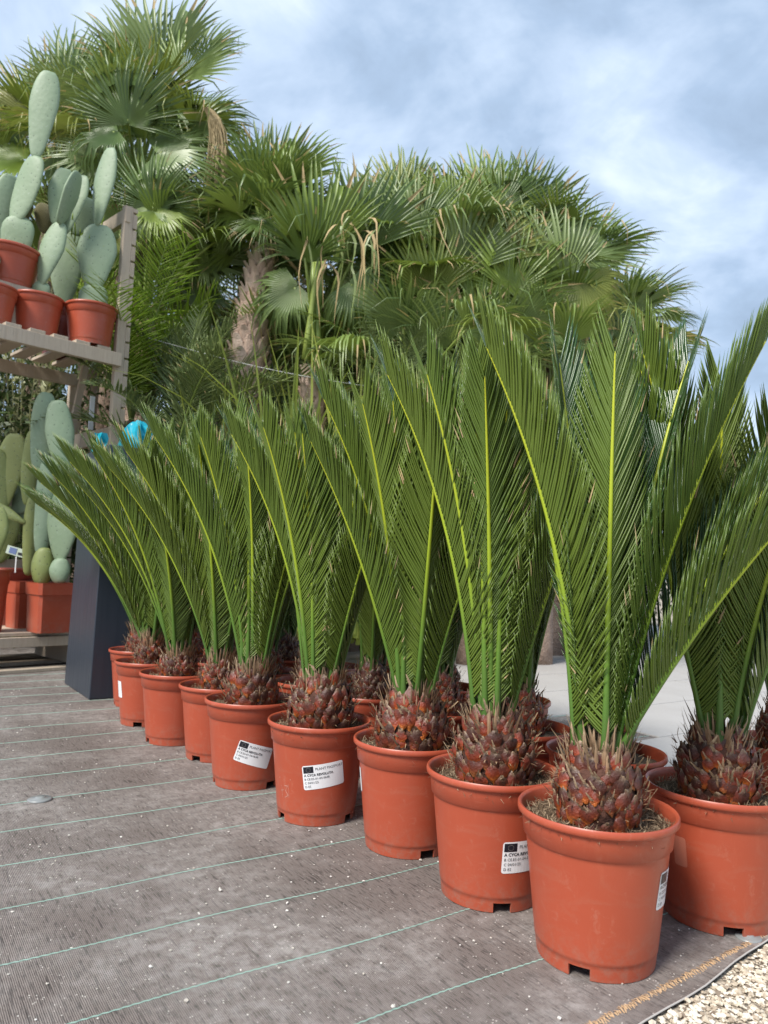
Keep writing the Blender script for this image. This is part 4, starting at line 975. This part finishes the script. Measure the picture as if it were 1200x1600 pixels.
def fan_palm(top, label, seed, n=18, R=.66, pl=.6, lean=(0, 0), rb=.10, rt=.11, boots=False, explicit=(), emin=20, emax=89, dry=2, hang=5):
    r = random.Random(seed); top = Vector(top); base = Vector((top.x-lean[0], top.y-lean[1], -.008))
    root = empty('fan_palm', base); tag(root, label, 'palm tree', 'fan palms behind the cycads')
    mb = MB(); k = 12; pts = []; rad = []
    for i in range(k+1):
        q = i/k; pts.append((lean[0]*q**1.4, lean[1]*q**1.4, (top.z-base.z)*q)); rad.append((rb*(1-q)**.7*1.0 + rt)*(.55 if q == 1 else 1))
    mb.tube(pts, rad, 14); trunk = obj('trunk', mb.mesh('trunk', True), root, m_trunk)
    if boots:
        z = boots; H = top.z-base.z; i = 0
        while z < H-.03:
            q = z/H; rr = rb*(1-q)**.7+rt; cx, cy = lean[0]*q**1.4, lean[1]*q**1.4
            for j in range(9):
                th = 2*math.pi*(j+.5*(i % 2))/9 + r.uniform(-.06, .06)
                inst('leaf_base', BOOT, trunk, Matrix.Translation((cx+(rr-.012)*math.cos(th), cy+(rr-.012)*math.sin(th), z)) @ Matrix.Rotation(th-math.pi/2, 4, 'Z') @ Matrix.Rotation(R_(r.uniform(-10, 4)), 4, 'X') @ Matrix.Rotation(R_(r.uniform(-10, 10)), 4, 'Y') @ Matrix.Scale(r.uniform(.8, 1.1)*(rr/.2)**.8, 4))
            z += .088; i += 1
    for k in range(n):
        q = (k+.5)/n; el = R_(emax + (emin-emax)*q**.85 + r.uniform(-8, 8)); az = k*2.39996 + seed
        d = Vector((math.cos(az)*math.cos(el), math.sin(az)*math.cos(el), math.sin(el)))
        ln = pl*r.uniform(.75, 1.15)*(.7+.3*min(1, q*3)); hub = top + d*ln
        el2 = el - R_(8 + 26*q*r.uniform(.5, 1.3)); ax = Vector((math.cos(az)*math.cos(el2), math.sin(az)*math.cos(el2), math.sin(el2)))
        nr = Vector((-math.cos(az)*math.sin(el2), -math.sin(az)*math.sin(el2), math.cos(el2))) + Vector((r.uniform(-.35, .35), r.uniform(-.35, .35), r.uniform(-.2, .2)))
        fan_leaf(root, base, top, hub, ax, nr, R*r.uniform(.82, 1.1), r.randrange(8))
    for k in range(hang):
        az = r.uniform(0, 6.28); el = R_(r.uniform(-25, 15)); d = Vector((math.cos(az)*math.cos(el), math.sin(az)*math.cos(el), math.sin(el)))
        fan_leaf(root, base, top, top + d*pl*.7, (math.cos(az)*.35, math.sin(az)*.35, -1), (math.cos(az), math.sin(az), .35), R*r.uniform(.85, 1.1), r.choice((3, 7, 0)))
    for k in range(dry):
        az = r.uniform(0, 6.28); d = Vector((math.cos(az)*.5, math.sin(az)*.5, -.4))
        fan_leaf(root, base, top, top + d*.8, (math.cos(az)*.25, math.sin(az)*.25, -1), (math.cos(az), math.sin(az), .2), R*.8, k, True)
    for (hub, ax, nr, RR, var) in explicit: fan_leaf(root, base, top, hub, ax, nr, RR, var)
    return root
def img(dx_, dy_, toward=0.0): return RT*dx_ - UP*dy_ - FW*toward        # direction given as photograph right/down
TOCAM = lambda tilt=0.0: -FW + UP*tilt
fan_palm(at(215, 300, 6.8), 'tallest fan palm, rising behind the rack post at the upper left', 1, 20, .72, .8, (.1, 0), emin=15, explicit=[
    (at(200, 195, 6.0), img(.12, -1, .15), TOCAM(.45), .78, 1), (at(255, 120, 6.5), img(.1, -1, -.1), TOCAM(.25), .95, 5), (at(285, 125, 6.4), img(.7, -.8), TOCAM(.5), .75, 0), (at(245, 240, 6.0), img(.85, -.1, .1), TOCAM(.6), .66, 3),
    (at(215, 110, 6.6), img(-.25, -1), TOCAM(.3), .85, 4), (at(300, 200, 6.2), img(.8, -.45, .1), TOCAM(.5), .6, 6), (at(185, 205, 5.95), img(-.75, .3, .2), TOCAM(.7), .55, 7), (at(310, 105, 6.6), img(.5, -.9), TOCAM(.4), .62, 2), (at(160, 250, 6.1), img(-.8, -.3, .1), TOCAM(.6), .6, 3), (at(250, 290, 6.1), img(.6, .6, .2), TOCAM(.8), .6, 7)])
fan_palm(at(85, 330, 7.6), 'fan palm at the top left corner behind the tall prickly pear', 2, 22, .8, .9, emin=10, explicit=[(at(105, 185, 7.0), img(-.05, -1, .1), TOCAM(.35), 1.0, 2), (at(60, 190, 6.9), img(-.6, -.8), TOCAM(.5), .85, 4), (at(110, 245, 6.8), img(.2, .9, .3), TOCAM(.8), .6, 7), (at(40, 250, 6.8), img(-.8, .1, .2), TOCAM(.7), .75, 3), (at(120, 130, 7.2), img(.2, -1), TOCAM(.3), .75, 1)])
fan_palm(at(226, 500, 6.1), 'short fan palm with a pinkish trunk just right of the rack', 3, 6, .5, .8, rb=.05, rt=.085, boots=1.4, emin=45, hang=2, explicit=[(at(240, 325, 5.8), img(.1, -1, .25), TOCAM(.8), .55, 1), (at(236, 330, 5.75), img(-.5, .6, .3), TOCAM(1), .42, 7), (at(244, 330, 5.75), img(.7, .45, .3), TOCAM(1), .45, 3), (at(205, 400, 6.0), img(-.6, -.6), TOCAM(.5), .55, 1)])
fan_palm(at(322, 575, 6.7), 'dark low fan palm between the rack and the bare leaning trunk', 4, 7, .6, .9, rb=.05, rt=.08, emin=35, hang=3, explicit=[(at(313, 405, 6.4), img(.05, -1, .1), TOCAM(.35), .72, 0), (at(306, 410, 6.35), img(-.9, .1, .1), TOCAM(.6), .55, 4), (at(322, 410, 6.35), img(.9, .2, .1), TOCAM(.5), .55, 4), (at(345, 330, 6.7), img(.3, -1), TOCAM(.3), .6, 1)])
fan_palm(at(414, 386, 6.2), 'fan palm with the bare leaning trunk of pale diamond leaf scars', 5, 16, .58, .42, (.22, .1), rb=.15, rt=.085, boots=.9, emin=25, hang=2, explicit=[(at(425, 305, 6.1), img(.1, -1, .0), TOCAM(.35), .72, 5), (at(395, 300, 6.15), img(-.45, -.9, .0), TOCAM(.4), .72, 1), (at(455, 295, 6.0), img(.5, -.9), TOCAM(.5), .66, 2), (at(418, 347, 5.85), img(-.6, .25, .35), TOCAM(1.1), .40, 3), (at(424, 347, 5.85), img(.7, .25, .35), TOCAM(1.1), .38, 7), (at(380, 330, 6.1), img(-.9, -.3), TOCAM(.6), .55, 6), (at(465, 330, 6.1), img(.9, -.3), TOCAM(.6), .5, 0)])
fan_palm(at(490, 568, 5.9), 'fan palm with broad upright olive leaves and bright green stalks at the centre', 6, 3, .6, .9, rb=.05, rt=.085, boots=1.2, emin=60, dry=0, hang=0, explicit=[(at(494, 412, 5.8), img(.10, -1, .05), TOCAM(.2), .92, 5), (at(552, 400, 5.9), img(.50, -.88, .0), TOCAM(.25), .90, 5), (at(545, 440, 5.7), img(.75, .65, .1), TOCAM(.6), .58, 7), (at(466, 445, 5.8), img(-.8, .6, .1), TOCAM(.5), .58, 7)])
fan_palm(at(588, 452, 6.6), 'fan palm with a reddish trunk top behind the olive-leaved one', 7, 9, .62, .55, rb=.08, rt=.08, boots=1.8, emin=15, hang=6, explicit=[(at(600, 350, 6.3), img(.15, -1), TOCAM(.35), .66, 4), (at(625, 330, 6.4), img(.3, -1), TOCAM(.3), .66, 1), (at(570, 350, 6.5), img(-.3, -1), TOCAM(.3), .62, 2), (at(600, 470, 6.1), img(.2, 1, .1), TOCAM(.5), .75, 7)])
fan_palm(at(690, 480, 6.5), 'fan palm right of centre with grey-green upright fans', 8, 10, .64, .6, emin=15, hang=4, explicit=[(at(655, 365, 6.1), img(.05, -1, .1), TOCAM(.4), .66, 1), (at(672, 465, 5.9), img(-.15, -1, .1), TOCAM(.4), .70, 0), (at(705, 350, 6.2), img(.1, -1), TOCAM(.3), .60, 5), (at(690, 540, 5.8), img(-.7, -.5, .1), TOCAM(.5), .6, 4), (at(640, 330, 6.5), img(-.1, -1), TOCAM(.3), .7, 2), (at(720, 430, 6.0), img(.5, -.85, .1), TOCAM(.35), .72, 5), (at(625, 450, 6.1), img(-.5, -.8, .1), TOCAM(.4), .66, 0), (at(700, 480, 5.9), img(.8, .4, .2), TOCAM(.6), .55, 4)])
fan_palm(at(775, 460, 6.7), 'fan palm with a spiky top above the foremost cycads', 9, 10, .66, .62, emin=15, hang=4, explicit=[(at(782, 330, 6.3), img(.25, -1, .0), TOCAM(.35), .66, 4), (at(760, 415, 6.0), img(.55, -.85), TOCAM(.4), .74, 2), (at(735, 360, 6.2), img(.0, -1), TOCAM(.4), .6, 1), (at(790, 400, 6.1), img(.2, .9, .2), TOCAM(.5), .5, 7), (at(800, 460, 5.9), img(.1, -1, .1), TOCAM(.4), .70, 1), (at(820, 350, 6.4), img(.5, -.9), TOCAM(.35), .72, 5), (at(755, 330, 6.5), img(-.15, -1), TOCAM(.3), .72, 2), (at(740, 500, 5.9), img(-.4, -.8, .1), TOCAM(.4), .62, 4)])
fan_palm(at(862, 480, 6.8), 'fan palm with pale drooping leaves at the right end of the clump', 10, 10, .66, .6, emin=10, hang=5, explicit=[(at(895, 410, 6.3), img(.6, -.8), TOCAM(.5), .72, 6), (at(905, 425, 6.0), img(.1, 1, .2), TOCAM(.3), .72, 7), (at(832, 400, 6.2), img(-.1, -1), TOCAM(.4), .62, 1), (at(860, 390, 6.4), img(.25, -1), TOCAM(.4), .62, 4), (at(920, 400, 6.4), img(.85, -.4), TOCAM(.5), .66, 0), (at(880, 440, 6.0), img(-.1, -1, .1), TOCAM(.4), .72, 2), (at(850, 500, 6.0), img(-.3, .9, .2), TOCAM(.4), .6, 7), (at(930, 470, 6.2), img(.5, .8, .2), TOCAM(.5), .55, 3)])
fan_palm(at(985, 510, 7.6), 'small fan palm standing apart at the right of the clump', 11, 16, .52, .35, emin=-50)
for k, (px, py, Y) in enumerate([(150, 440, 9.2), (330, 450, 9.0), (520, 470, 9.2), (690, 520, 9.0), (830, 530, 9.2), (430, 520, 8.2), (600, 540, 8.0), (760, 540, 8.2)]):
    fan_palm(at(px, py, Y), ['rear fan palm glimpsed behind the rack post', 'rear fan palm glimpsed left of the bare trunk', 'rear fan palm glimpsed behind the olive-leaved palm', 'rear fan palm glimpsed behind the grey-green fans', 'rear fan palm glimpsed behind the drooping pale leaves', 'rear fan palm glimpsed right of the bare trunk', 'rear fan palm glimpsed behind the reddish trunk top', 'rear fan palm glimpsed behind the spiky-topped palm'][k], 30+k, 15, .85, .8, emin=-75)
for k, (px, py, Y, lab) in enumerate([(640, 640, 5.7, 'low fan palm filling the gap under the grey-green fans'), (745, 650, 5.8, 'low fan palm just above the second cycad of the row'), (850, 640, 6.0, 'low fan palm below the drooping pale leaves'), (555, 660, 6.4, 'low fan palm right of the bright green stalks'), (440, 660, 6.6, 'low fan palm right of the foot of the bare trunk'), (930, 600, 6.6, 'low fan palm under the small separate palm')]):
    fan_palm(at(px, py, Y), lab, 60+k, 11, .62, .75, rb=.04, rt=.07, emin=15, hang=1, dry=0)
# torn, hanging ribbons of old leaf and the bundle of bright stalks on the central palm
cp0 = at(492, 568, 5.86); rr_ = random.Random(21); root_c = [o for o in bpy.data.objects if o.get('label', '').startswith('fan palm with broad upright')][0]
for k in range(6):
    mb = MB(); tx = cp0 + RT*rr_.uniform(-.05, .06) - FW*.03*k; ty = at(494+rr_.uniform(-14, 22), 405, 5.76-.02*k)
    mb.tube([tx.lerp(ty, q) + RT*(.012*math.sin(q*3+k)) - root_c.location for q in (0, .25, .5, .75, 1)], [.034, .028, .024, .019, .014], 7)
    obj('stalk', mb.mesh('stalk', True), root_c, m_petiole)
mb = MB()
for k in range(24):
    p0 = at(rr_.uniform(485, 590), rr_.uniform(325, 420), rr_.uniform(5.45, 5.7)); ln = rr_.uniform(.30, .75); dx_ = rr_.uniform(-.10, .14); V = []
    for i in range(8):
        q = i/7; c_ = p0 + RT*(dx_*math.sin(q*2.2) + .012*math.sin(q*9+k)) + Vector((0, -.06*math.sin(q*3), .10*math.sin(q*2.6) - ln*q**1.3)); ww = .011*(1-q**3)*rr_.uniform(.7, 1.2)
        V += [c_ - RT*ww - root_c.location, c_ + RT*ww*(.6+.4*math.cos(q*6+k)) + Vector((0, -.006, 0)) - root_c.location]
    mb.add(V, [(2*i, 2*i+1, 2*i+3, 2*i+2) for i in range(7)], 1 if rr_.random() < .4 else 0)
tag(obj('hanging_ribbons', mb.mesh('hanging_ribbons'), root_c, [m_phoenix, m_palm_dry]), kind='stuff')
# the dried flower bunch hanging from the tall palm
mb = MB(); r = random.Random(9); top_ = at(312, 168, 6.0)
for _ in range(90):
    a = r.uniform(-1, 1); ln = r.uniform(.45, .70); p0 = top_ + RT*(a*.02); pts = []
    for i in range(6):
        q = i/5; pts.append(p0 + RT*(.05+.13*math.sin(q*1.9)+a*.07*q + r.uniform(-.006, .006)) + Vector((0, r.uniform(-.06, .06)*q, .06*math.sin(q*3)-ln*q**1.15)))
    mb.tube(pts, [.005*(1-.5*i/5) for i in range(6)], 3, cap=False)
db = obj('dry_flower_bunch', mb.mesh('dry_flower_bunch'), None, m_palm_dry); tag(db, 'tan dried flower bunch hanging from the tallest palm', 'dry flowers')

# ------------------------------------------------------------------ feather palms, strap plants, shrubs
def feather_lib(seed, e0, e1, mat, Lf=1.5, lm=.30, wid=.016, nl=46, a0=62, a1=35, droop=.15):
    a, b = frond_parts(Lf, e0, e1, 1.2, 10, .03, seed, nl, lm, wid, a0, a1, 22, .16, .010, curl=.05, droop=droop, jit=.10, thick=.001, pbase=.4)
    a.materials.append(m_petiole); b.materials.append(mat); b.materials.append(mat); b.materials.append(m_palm_dry); return a, b
FL = [feather_lib(200+k, e0, e1, m_phoenix) for k, (e0, e1) in enumerate([(82, 40), (75, 20), (65, -5), (80, 60), (55, -20)])]
FB = [feather_lib(220+k, e0, e1, m_bright, 1.5, .40, .013, 44, 70, 45, .25) for k, (e0, e1) in enumerate([(80, 30), (85, 55), (70, 0), (78, 45)])]
def feather_palm(p, label, seed, lib, n, scale=1.0, trunk=.35, spec=()):
    r = random.Random(seed); p = Vector(p); root = empty('feather_palm', (p.x, p.y, -.008)); tag(root, label, 'palm tree', 'feather palms')
    z0 = p.z+.008; mb = MB(); mb.tube([(0, 0, 0), (0.01, 0, z0*.5), (0, 0, z0)], [.10*scale, .085*scale, .07*scale], 12); obj('trunk', mb.mesh('trunk', True), root, m_trunk)
    for k in range(n):
        a, b = lib[k % len(lib)]; az = k*2.39996+seed
        o = inst('frond', a, root, Matrix.Translation((0, 0, z0-.02)) @ Matrix.Rotation(az, 4, 'Z') @ Matrix.Rotation(R_(r.uniform(-8, 8)), 4, 'Y') @ Matrix.Scale(scale*r.uniform(.8, 1.1), 4)); tag(inst('leaflets', b, o), kind='stuff')
    for (az, tilt, k, s_) in spec:
        a, b = lib[k]; o = inst('frond', a, root, Matrix.Translation((0, 0, z0-.02)) @ Matrix.Rotation(R_(az), 4, 'Z') @ Matrix.Rotation(R_(tilt), 4, 'Y') @ Matrix.Scale(s_, 4)); tag(inst('leaflets', b, o), kind='stuff')
feather_palm(at(270, 740, 5.3), 'grey-green feather palm arching behind the turquoise liner', 1, FL, 12, .85)
feather_palm(at(315, 700, 5.7), 'feather palm with stiff leaflets in front of the bare trunk', 2, FL, 10, .8)
feather_palm(at(205, 660, 5.6), 'bright yellow-green feather palm right beside the rack post', 3, FB, 13, .95)
feather_palm(at(612, 640, 5.2), 'silvery feather palm peeping over the middle of the cycad row', 4, FL[1:3], 7, .55, spec=[(15, 10, 1, .75)])
def strap_plant(p, label, seed, n=60, ln=.9, wd=.022, mat=None):
    r = random.Random(seed); root = empty('strap_leaf_plant', (p[0], p[1], -.008)); tag(root, label, 'plant', 'strap-leaved plants')
    mb = MB()
    for k in range(n):
        az = r.uniform(0, 6.28); el = R_(r.uniform(66, 89)); L_ = ln*r.uniform(.6, 1.15)*p[2]; V = []; dr = r.uniform(.1, .9)**1.3; kk = 9; q0 = Vector((r.uniform(-.18, .18), r.uniform(-.18, .18), 0)); c = q0.copy(); sd = Vector((-math.sin(az), math.cos(az), 0))
        for i in range(kk):
            q = i/(kk-1); e2 = el - dr*q**2*1.6; c = c + Vector((math.cos(az)*math.cos(e2), math.sin(az)*math.cos(e2), math.sin(e2)))*(L_/(kk-1)); ww = wd*(1-q**2.2)*.5*r.uniform(.95, 1.05)
            V += [c-sd*ww, c+Vector((0, 0, -ww*.35)), c+sd*ww]
        mb.add(V, [(i*3+j, i*3+j+1, (i+1)*3+j+1, (i+1)*3+j) for i in range(kk-1) for j in (0, 1)])
    tag(obj('leaves', mb.mesh('leaves'), root, mat or m_strap), kind='stuff')
for k, (px, Y, h_, lab) in enumerate([(435, 5.4, 2.15, 'reed-like plant with yellow-green straps at the foot of the bare trunk'), (525, 5.3, 2.1, 'reed-like plant below the bright green palm stalks'), (590, 5.6, 2.1, 'reed-like plant right of the bright green palm stalks'), (345, 5.5, 1.8, 'reed-like plant left of the foot of the bare trunk')]):
    q = at(px, 800, Y); strap_plant((q.x, q.y, h_), lab, 50+k, 70, 1.0, .034)
def shrub(p, h_, rx, label, seed, n=8500, mat=None, lw=.035, name='shrub'):
    r = np.random.default_rng(seed); root = empty(name, (p[0], p[1], -.008)); tag(root, label, 'shrub', 'background shrubs')
    mb = MB(); rr = random.Random(seed)
    for k in range(6):
        a = rr.uniform(0, 6.28); mb.tube([(0, 0, 0), (.2*rx*math.cos(a), .2*rx*math.sin(a), h_*.4), (.6*rx*math.cos(a), .6*rx*math.sin(a), h_*.8)], [.035, .022, .008], 6)
    obj('trunk', mb.mesh('trunk', True), root, m_trunk)
    cl = 60; C = r.normal(0, 1, (cl, 3)); C /= np.linalg.norm(C, axis=1)[:, None]; C *= r.uniform(.35, 1, (cl, 1))**.5; C = C*np.array([rx, rx, h_*.46]) + np.array([0, 0, h_*.52])
    P = C[r.integers(0, cl, n)] + r.normal(0, 1, (n, 3))*np.array([rx*.16, rx*.16, h_*.085]); P[:, 2] = np.clip(P[:, 2], .03, None)
    D = r.normal(0, 1, (n, 3)) + np.array([0, 0, .4]); D /= np.linalg.norm(D, axis=1)[:, None]; W = np.cross(D, r.normal(0, 1, (n, 3))); W /= np.linalg.norm(W, axis=1)[:, None]
    s_ = r.uniform(.7, 1.3, (n, 1))*lw; V = np.stack([P, P+D*s_+W*s_*.36, P+D*s_*2.2, P+D*s_-W*s_*.36], 1).reshape(-1, 3)
    tag(obj('crown', mesh_np('crown', V, (np.arange(n)*4)[:, None]+np.arange(4)[None]), root, mat or m_shrub), kind='stuff')
for k, (x_, y_, h_, rx, lab) in enumerate([(-3.6, 6.4, 3.0, .9, 'dark evergreen shrub filling the gap between the rack shelves'), (-2.7, 6.9, 2.4, .8, 'dark evergreen shrub behind the rack post'), (-3.0, 6.0, 2.1, .62, 'dark shrub seen between the shelves behind the lower prickly pears'), (-4.6, 5.8, 2.2, .8, 'dark shrub left of the rack beyond the picture edge'),
        (-1.6, 8.2, 2.0, .9, 'dark shrub behind the bare leaning trunk'), (-.2, 8.4, 1.5, .9, 'low dark shrub behind the central palm'), (.75, 6.9, 1.15, .55, 'low leafy shrub at the far edge of the pale ground, left of the gap'), (1.75, 7.1, 1.15, .6, 'low leafy shrub at the far edge of the pale ground, right of the gap'), (1.3, 8.5, 2.0, 1.0, 'dark shrub below the grey-green fans'), (2.9, 9.2, 1.9, 1.1, 'dark shrub below the small separate palm'), (4.8, 9.8, 1.6, 1.2, 'low dark shrub at the far right behind the pale ground')]):
    shrub((x_, y_), h_, rx, lab, 70+k)
def olive(p, label, seed):
    r = random.Random(seed); root = empty('olive_shrub', (p.x, p.y, -.008)); tag(root, label, 'shrub', 'background shrubs'); mb = MB(); lv = MB()
    for k in range(22):
        a = r.uniform(0, 6.28); sp_ = r.uniform(.1, .45); H = r.uniform(2.6, 4.0); pts = []
        for i in range(8):
            q = i/7; pts.append(Vector((sp_*q*math.cos(a)*1.3, sp_*q*math.sin(a), H*q)) + Vector((r.uniform(-.03, .03), r.uniform(-.03, .03), 0)))
        mb.tube(pts, [.012*(1-.75*i/7) for i in range(8)], 4, cap=False)
        for _ in range(90):
            q = r.uniform(.35, 1); i = min(6, int(q*7)); c = pts[i].lerp(pts[i+1], q*7-i if q*7-i <= 1 else 1); d = Vector((r.uniform(-1, 1), r.uniform(-1, 1), r.uniform(.2, 1.4))).normalized(); s_ = Vector((r.uniform(-1, 1), r.uniform(-1, 1), r.uniform(-.3, .3))).cross(d).normalized(); l_ = r.uniform(.05, .085)
            lv.add([c, c+d*l_*.5+s_*.010, c+d*l_, c+d*l_*.5-s_*.010], [(0, 1, 2, 3)])
    obj('branches', mb.mesh('branches'), root, m_olive); tag(obj('foliage', lv.mesh('foliage'), root, m_olive), kind='stuff')
olive(at(40, 800, 5.9), 'pale olive-leaved shrub showing behind the prickly pears', 3)
# wire between the palms
mb = MB(); a, b = at(222, 525, 5.35), at(640, 612, 5.35)
mb.tube([a.lerp(b, i/16) + Vector((0, 0, -.05*math.sin(math.pi*i/16))) for i in range(17)], .0022, 5)
tag(obj('wire', mb.mesh('wire', True), None, Mat('wire_pale').col((0.6, 0.6, 0.58, 1)).m), 'thin pale wire strung across in front of the palm trunks', 'wire')
